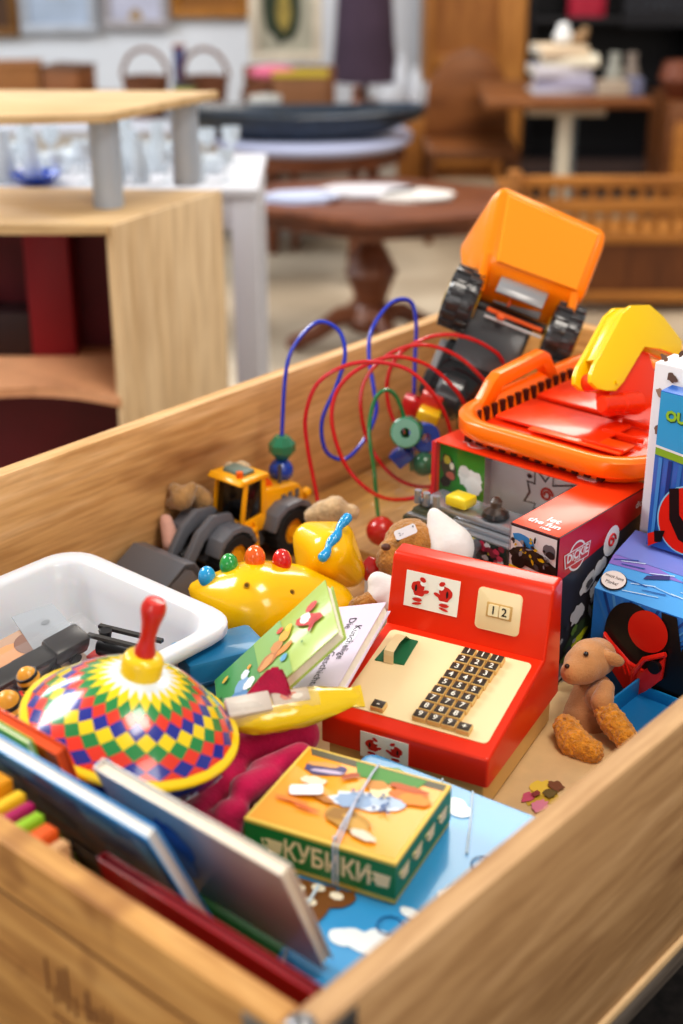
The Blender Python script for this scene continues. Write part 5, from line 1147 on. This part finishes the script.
# ---- back table with baskets
ct = thing('white_cloth_table', 'long low display table under a white cloth, carrying baskets', 'table', (-.95, 6.55, 0)); m = MB(); m.box((-1.6, -.30, .45), (1.20, .35, .48), mat('#B8BCC8', .8), .01); m.build('table_top', ct)
m = MB(); m.box((-1.59, -.295, .0), (1.19, -.285, .45), mat('#A9A39C', .85, var=.1), .0); m.build('cloth_front', ct)
for x in (-1.5, 1.1):
    m = MB(); m.box((x, -.2, 0), (x + .06, .3, .45), OAK, .003); m.build('leg', ct)
BSK = mat('#6A4026', .8, var=.4, vs=60, bump=.8, bs=90); yB = 6.55
def basket(px, r, h, lb, y=yB, hr=.12):
    p = Y(px, 85, y); o = thing('wicker_basket', lb, 'basket', (p.x, y, .481)); m = MB(); m.lathe([(0, 0), (r * .75, 0), (r, h), (r * .95, h), (r * .7, .01), (0, .01)], BSK, 28); m.build('basket_body', o)
    m = MB(); m.tube([(r * .97 * math.cos(t * PI / 14), 0, h + hr * math.sin(t * PI / 14)) for t in range(15)], .009, BSK, 8); m.build('handle', o)
basket(146, .105, .17, 'wicker basket with round handle, left of the two behind the top board'); basket(205, .105, .17, 'wicker basket with round handle, right of the two behind the top board')
def bgbox(name, lb, cat_, px, py_top, w_, h, d, c, y=yB, zb_=.481, rot=0, lid=None):
    p = Y(px, py_top, y); o = thing(name, lb, cat_, Matrix.Translation((p.x, y, zb_)) @ RZ(rot)); m = MB(); m.box((-w_ / 2, 0, 0), (w_ / 2, d, h), mat(c, .6, var=.12, vs=8), .006); m.build('body', o)
    m = MB(); m.box((-w_ / 2 - .004, -.004, h), (w_ / 2 + .004, d + .004, h + .012), mat(lid or c, .6), .003); m.build('lid', o); return o
bgbox('wooden_box', 'brown wooden box at the far left behind the shelf', 'box', 10, 60, .24, .21, .2, '#8A5A2C', rot=.1)
bgbox('wooden_box', 'tilted brown wooden box beside the far left one', 'box', 58, 62, .18, .20, .18, '#7E4E28', rot=-.3, lid='#5A3A22')
bgbox('wooden_box', 'low brown box left of the wicker baskets', 'box', 102, 76, .13, .08, .15, '#8E5A30')
bgbox('jar_box', 'pale green and dark box between the wicker baskets', 'box', 182, 65, .085, .15, .1, '#A8A860', y=6.36, lid='#2A2A26')
bgbox('blue_tin', 'small blue tin with red figure standing above the wicker baskets', 'tin', 178, 40, .05, .27, .05, '#3A3E6A', y=6.75, lid='#8A4A2E')
bgbox('card_box', 'brown cardboard box with olive yellow top band', 'box', 300, 66, .24, .18, .22, '#7A5232', y=6.45, lid='#A8922A')
p = Y(262, 105, 6.1)
for k, (px, r_, h, lb, c) in enumerate(((265, .14, .07, 'large white lidded tureen on the low table', '#B9BAB6'),)):
    st2 = thing('side_stand', 'small dark stand holding the white tureen', 'stand', (Y(px, 105, 6.12).x, 6.12, 0)); m = MB(); m.box((-.15, -.1, .40), (.15, .1, .44), DW, .005); m.build('top', st2)
    for sx in (-.12, .12):
        m = MB(); m.box((sx - .015, -.08, 0), (sx + .015, .08, .40), DW, .003); m.build('leg', st2)
    o = thing('tureen', lb, 'tureen', (Y(px, 105, 6.12).x, 6.12, .442)); m = MB(); m.lathe([(0, 0), (.08, 0), (r_, .06), (r_ * .98, .11), (0, .10)], mat(c, .3, coat=.4), 28); m.build('bowl', o)
    m = MB(); m.lathe([(r_ * .8, .11), (.06, .15), (.07, .17), (.07, .19), (0, .20)], mat(c, .3, coat=.4), 24); m.build('lid', o)
o = thing('pink_cushion', 'small pink cushion in front of the framed picture', 'cushion', (Y(272, 55, 6.6).x, 6.62, .66)); m = MB(); m.ball((0, 0, 0), (.11, .06, .035), mat('#C86A84', .85)); m.ball((0.02, 0, -.05), (.14, .07, .045), BSK); m.box((-.14, -.06, -.178), (.16, .06, -.06), BSK, .02); m.build('cushion_body', o)
# ---- pictures on the wall
def pic(px0, px1, py_b, h, y, lb, fr, inner, art=None, lean=0, zb_=None):
    a = Y(px0, py_b, y); b_ = Y(px1, py_b, y); w_ = b_.x - a.x; zb2 = a.z if zb_ is None else zb_
    o = thing('framed_picture', lb, 'picture', (a.x, y, zb2)); m = MB(); f = .045
    for q in (((0, 0), (w_, f)), ((0, h - f), (w_, h)), ((0, f), (f, h - f)), ((w_ - f, f), (w_, h - f))): m.box((q[0][0], -.02, q[0][1]), (q[1][0], .02, q[1][1]), mat(fr, .5, var=.15, vs=10), .003)
    m.build('frame', o)
    m = MB(); m.box((f, -.003, f), (w_ - f, .01, h - f), mat(inner, .5, var=.15, vs=5)); M2 = T(0, -.004, 0) @ RX(PI / 2)
    if art:
        for (x, yy, rx, ry, c) in art: m.blob(x * w_, yy * h, rx * w_, ry * h, .0005, mat(c, .6, var=.3, vs=14), w=.1, M=M2); M2 = T(0, -.001, 0) @ M2
    m.build('canvas', o)
yw = 8.15
pic(-60, 20, 36, .9, yw, 'picture in dark gold frame at the far left of back wall', '#7A5426', '#4E3420')
pic(22, 98, 33, .9, yw, 'pale blue picture with thin frame on the back wall', '#B4BAC4', '#A8B6CA', [(.5, .3, .22, .1, '#A8A69C')])
pic(103, 170, 28, .9, yw, 'pale lilac picture with small gold mark on the back wall', '#A8A4A8', '#BDBFD2', [(.5, .06, .1, .05, '#A88A5C')])
pic(172, 250, 17, .9, yw, 'picture with golden brown frame on the back wall', '#A8722E', '#8E5F2A')
pic(250, 322, 62, .50, 6.85, 'dark portrait picture in cream frame leaning behind the cushion', '#BDB4A4', '#9C9A8C', [(.46, .52, .26, .34, '#23301F'), (.48, .45, .10, .18, '#8A7A3C')])
m = MB(); p = Y(322, 60, 6.9); m.box((p.x - .36, 6.83, .481), (p.x + .06, 6.895, .66), MBR, .005); o = m.build('wooden_chest', None); tag(o, 'brown wooden chest holding the framed portrait', 'chest')
# ---- white jars, purple coat and chair right of the portrait
o = thing('clothes_stand', 'dark purple coat hanging on a stand in the background', 'coat stand', (Y(366, 50, 7.0).x, 7.45, 0)); m = MB(); m.cyl((0, 0, 0), (0, 0, 1.3), .02, DW); m.cyl((-.15, 0, .01), (.15, 0, .01), .02, DW); m.cyl((0, -.15, .01), (0, .15, .01), .02, DW); m.build('pole', o)
m = MB(); m.lathe([(.0, 1.28), (.09, 1.25), (.13, 1.0), (.15, .7), (.17, .52), (0, .52)], mat('#4A3A4A', .9, var=.2, vs=6), 20); m.build('coat', o)
cb = thing('wooden_chest', 'light brown wooden chest carrying white jars', 'chest', (Y(405, 90, 7.0).x, 6.9, 0)); m = MB(); m.box((-.16, 0, 0), (.13, .3, .44), OAK, .006); m.build('body', cb); m = MB(); m.box((-.17, -.01, .44), (.14, .31, .465), MBR, .004); m.build('lid', cb)
for k, (dx_, h, r_) in enumerate(((-.10, .09, .035), (-.02, .24, .03), (.05, .18, .028), (.10, .10, .03), (-.06, .10, .03))):
    o = thing('white_jar', ['short white jar at the left of the chest', 'tallest white jar on the light brown chest', 'second tallest white jar on the light brown chest', 'short white jar at the right end of the chest', 'short white jar between two others on the chest'][k], 'jar', (Y(405, 90, 7.0).x + dx_, 6.97 + .04 * (k % 2), .467)); m = MB(); m.lathe([(0, 0), (r_, 0), (r_ * 1.05, h * .7), (r_ * .6, h * .85), (r_ * .7, h), (0, h)], mat('#C8CCD4', .35, coat=.3), 18); m.build('jar_body', o)
dc = thing('wooden_chair', 'dark wooden chair with carved rounded back beside the round table', 'chair', (.56, 6.35, 0)); m = MB(); m.box((-.2, -.2, .36), (.2, .2, .40), MBR, .008); m.build('seat', dc)
m = MB(); m.prism([(-.19, .40), (-.18, .62), (-.10, .74), (0, .78), (.10, .74), (.18, .62), (.19, .40)], -.2, -.17, MBR, .006, RX(PI / 2)); m.build('backrest', dc)
for sx in (-.18, .18):
    for sy in (-.18, .18):
        m = MB(); m.cyl((sx, sy, 0), (sx, sy, .36), .018, MBR, 12); m.build('leg', dc)
o = thing('pepper_mill', 'dark turned wooden pepper mill on the round table behind the tray', 'pepper mill', (.06, 5.98, zr + .001)); m = MB(); m.lathe([(0, 0), (.025, 0), (.018, .05), (.026, .08), (.014, .10), (.02, .13), (0, .15)], DW, 16); m.build('mill_body', o)
for k, (x, c) in enumerate(((-.02, '#B9BCC4'), (.14, '#C4C4CC'))):
    o = thing('white_bowl', ['white bowl left of the pepper mill on the round table', 'white bowl right of the pepper mill on the round table'][k], 'bowl', (x - .0, 5.97 + .02 * k, zr + .001)); m = MB(); m.lathe([(0, 0), (.03, 0), (.055, .05), (.05, .05), (0, .01)], mat(c, .3, coat=.4), 20); m.build('bowl_body', o)
# ---- oak shelving and dark bookcase
ok = thing('oak_cabinet', 'tall golden oak cabinet against the back wall', 'cabinet', (0, 0, 0)); yo = 7.55
xa = Y(424, 80, yo).x; xb = Y(524, 80, yo).x
m = MB(); m.box((xa, yo, 0), (xa + .05, yo + .45, 2.0), OAK, .004); m.build('side_panel', ok); m = MB(); m.box((xb - .14, yo - .01, 0), (xb, yo + .45, 2.0), OAK, .004); m.build('side_panel', ok)
m = MB(); m.box((xa + .05, yo + .05, 0), (xb - .14, yo + .08, 2.0), wood('oak_back', '#B47A40', '#A06A34', '#865426', (10, 10, 1.5), .55, .5, False)); m.build('back_panel', ok)
for z_ in (.10, .60, 1.15, 1.7):
    m = MB(); m.box((xa + .05, yo, z_ - .03), (xb - .14, yo + .06, z_ + .03), OAKX, .004); m.build('cross_rail', ok)
dbk = thing('dark_bookcase', 'tall black bookcase against the back wall, right of the oak cabinet', 'bookcase', (0, 0, 0)); BB = mat('#17161B', .5); x0 = xb + .012; x1 = x0 + 1.7
m = MB(); m.box((x0, yo + .3, 0), (x1, yo + .34, 2.0), BB); m.build('back_panel', dbk)
for x in (x0, x0 + .82, x1 - .03): m = MB(); m.box((x, yo, 0), (x + .03, yo + .3, 2.0), BB, .002); m.build('upright', dbk)
for z_ in (.08, .42, .78, 1.14, 1.6): m = MB(); m.box((x0 + .03, yo, z_), (x1 - .03, yo + .3, z_ + .03), BB, .002); m.build('shelf_board', dbk)
o = thing('red_folder', 'bright pinkish red folder in the dark bookcase above the book stack', 'folder', (Y(568, 20, yo).x, yo + .01, .811)); m = MB(); w_ = Y(605, 20, yo).x - Y(568, 20, yo).x; m.box((0, 0, 0), (w_, .03, .3), mat('#A8243E', .5), .003); m.box((w_ * .3, -.002, 0), (w_ * .34, 0, .3), mat('#C44A5C', .5)); m.box((w_ * .62, -.002, 0), (w_ * .66, 0, .3), mat('#C44A5C', .5)); m.build('cover', o)
sg = thing('shop_sign', 'dark sign board with faint lettering COWORKING on the bookcase', 'sign', (Y(622, 20, yo).x, yo - .02, Y(622, 26, yo).z)); m = MB(); m.box((0, 0, 0), (.6, .015, .22), mat('#1A1A20', .5)); m.text('COWORKING', .09, mat('#3E424C', .5), T(.3, -.002, .10) @ RX(PI / 2), bold=0); m.build('board', sg)
# ---- table with book stack
yt = 5.85
bt = thing('square_table', 'brown wooden table on white trestle legs carrying a stack of books', 'table', (0, 0, 0)); zt2 = Y(570, 100, yt).z
xt0 = Y(485, 100, yt).x; xt1 = Y(655, 100, yt).x
m = MB(); m.prism([(xt0, yt), (xt1, yt), (xt1 - .05, yt + .6), (xt0 + .02, yt + .6)], zt2 - .035, zt2, MBR, .004); m.build('table_top', bt)
BEI = mat('#CCC4B2', .6); xm = Y(568, 140, yt).x
m = MB(); m.box((xm - .16, yt + .08, zt2 - .075), (xm + .16, yt + .13, zt2 - .036), BEI, .004); m.build('cross_bar', bt)
m = MB(); m.box((xm - .028, yt + .09, 0), (xm + .028, yt + .14, zt2 - .07), BEI, .004); m.build('leg', bt); m = MB(); m.box((xm + .06, yt + .42, 0), (xm + .10, yt + .46, zt2 - .036), mat('#7E8A92', .5), .004); m.build('leg', bt)
for k, (w_, h, dx_, c, lb) in enumerate(((.34, .018, .03, '#B4B0B8', 'wide grey lower book of the stack on the brown table'), (.235, .05, -.02, '#A4A2B8', 'thick bluish grey book, second from bottom of the stack'), (.23, .04, -.02, '#C4C2CC', 'pale grey book in the middle of the stack'), (.235, .035, .0, '#DCD6C4', 'cream book above the pale grey one in the stack'), (.20, .04, -.02, '#D2BEA4', 'tan topmost book of the stack on the brown table'))):
    z_ = zt2 + .001 + sum((.018, .05, .04, .035, .04)[:k]) + .001 * k
    o = thing('book', lb, 'book', Matrix.Translation((Y(573, 90, yt).x + dx_, yt + .12, z_)) @ RZ((.05, -.08, .1, -.12, .15)[k]), 'stack of books on the brown table'); m = MB(); m.box((-w_ / 2, -.0, 0), (w_ / 2, .18, h), mat(c, .6), .003); m.build('cover', o); m = MB(); m.box((-w_ / 2 - .001, .004, .005), (w_ / 2 - .01, .176, h - .005), mat('#C8C2B4', .8)); m.build('page_block', o)
zs = zt2 + .19
o = thing('white_figurine', 'small white figurine on top of the book stack', 'figurine', (Y(573, 40, yt).x - .01, yt + .2, zs)); m = MB(); m.ball((0, 0, .03), (.04, .03, .03), mat('#D8DADC', .4)); m.ball((0, 0, .06), (.028, .024, .026), mat('#D8DADC', .4)); m.build('figure_body', o)
o = thing('brown_figurine', 'small tan figurine beside the white one on the book stack', 'figurine', (Y(590, 40, yt).x - .01, yt + .2, zs)); m = MB(); m.ball((0, 0, .025), (.035, .03, .026), mat('#8A6E4E', .5)); m.ball((.02, 0, .05), (.02, .02, .02), mat('#8A6E4E', .5)); m.build('figure_body', o)
for k, (px, c, w_, h, lb) in enumerate(((618, '#A89A8A', .13, .05, 'cream box lying right of the book stack'), (640, '#6E7088', .06, .06, 'blue grey tin at the right end of the brown table'))):
    o = thing('small_box', lb, 'box', (Y(px, 90, yt).x, yt + .08, zt2 + .001)); m = MB(); m.box((-w_ / 2, 0, 0), (w_ / 2, .1, h), mat(c, .6), .004); m.build('body', o); m = MB(); m.box((-w_ / 2 - .002, -.002, h), (w_ / 2 + .002, .102, h + .006), mat(c, .5)); m.build('lid', o)
for k, (px, c, lb) in enumerate(((615, '#A4A69E', 'pale grey small vase at the back of the brown table, left'), (632, '#8A8078', 'brownish small vase at the back of the brown table, right'))):
    o = thing('small_vase', lb, 'vase', (Y(px, 70, yt + .4).x, yt + .42, zt2 + .001)); m = MB(); m.lathe([(0, 0), (.025, 0), (.038, .05), (.02, .10), (.026, .13), (0, .12)], mat(c, .4), 18); m.build('vase_body', o)
bc = thing('wooden_crate_chair', 'brown wooden cabinet at the far right beside the brown table', 'cabinet', (Y(668, 120, 6.3).x, 6.3, 0)); bc.name = 'side_cabinet'; m = MB(); m.box((0, 0, 0), (.5, .4, .58), MBR, .006); m.build('body', bc); m = MB(); m.box((.03, -.012, .05), (.47, 0, .5), OAKX, .004); m.build('door', bc)
o = thing('brown_pot', 'rust brown pot on the side cabinet at far right', 'pot', (Y(672, 75, 6.3).x + .06, 6.42, .582)); m = MB(); m.lathe([(0, 0), (.05, 0), (.09, .08), (.07, .15), (.06, .15), (0, .1)], mat('#6E3A22', .5), 22); m.build('pot_body', o)
m = MB(); m.box((Y(505, 150, 7.2).x, 7.1, 0), (Y(690, 150, 7.2).x, 7.3, .16), mat('#3A2A26', .7, var=.3), .01); o = m.build('storage_crate'); tag(o, 'low dark storage crate under the brown table', 'crate')
# ---- slatted bench / cot side at right
yb_ = 5.1
bn = thing('slatted_bench', 'golden wooden bench with slatted back and solid front, behind the dump truck', 'bench', (0, 0, 0)); xs = Y(516, 200, yb_).x; xe = xs + 1.5
def rail(py0, py1, y=yb_, mt=OAKX, nm='rail', th_=.03):
    z0 = Y(600, py1, y).z; z1 = Y(600, py0, y).z; m = MB(); m.box((xs, y, z0), (xe, y + th_, z1), mt, .004); m.build(nm, bn); return z0, z1
zA = rail(177, 188); zB = rail(200, 214); zC = rail(233, 244); zD = rail(292, 303)
m = MB(); m.box((xs, yb_ + .012, zD[1]), (xe, yb_ + .022, zC[0]), wood('bench_panel', '#7E4C24', '#6C3E1C', '#552E14', (8, 8, 1.5), .5, .5, False)); m.build('front_panel', bn)
for k in range(26):
    x = xs + .03 + k * .058
    if k < 26: m = MB(); m.box((x, yb_ + .008, zB[1]), (x + .024, yb_ + .022, zA[0]), OAKX, .002); m.build('slat', bn)
    m = MB(); m.box((x, yb_ + .008, zC[1]), (x + .026, yb_ + .022, zB[0]), OAKX, .002); m.build('slat', bn)
for x in (xs - .03, xe):
    m = MB(); m.box((x, yb_ - .01, 0), (x + .045, yb_ + .04, zA[1] + .02), OAK, .004); m.build('post', bn)
    m = MB(); m.box((x, yb_ + .35, 0), (x + .045, yb_ + .40, zB[1]), OAK, .004); m.build('post', bn)
m = MB(); m.box((xs, yb_ + .03, zC[0] - .02), (xe, yb_ + .40, zC[0]), OAKX, .004); m.build('seat', bn)
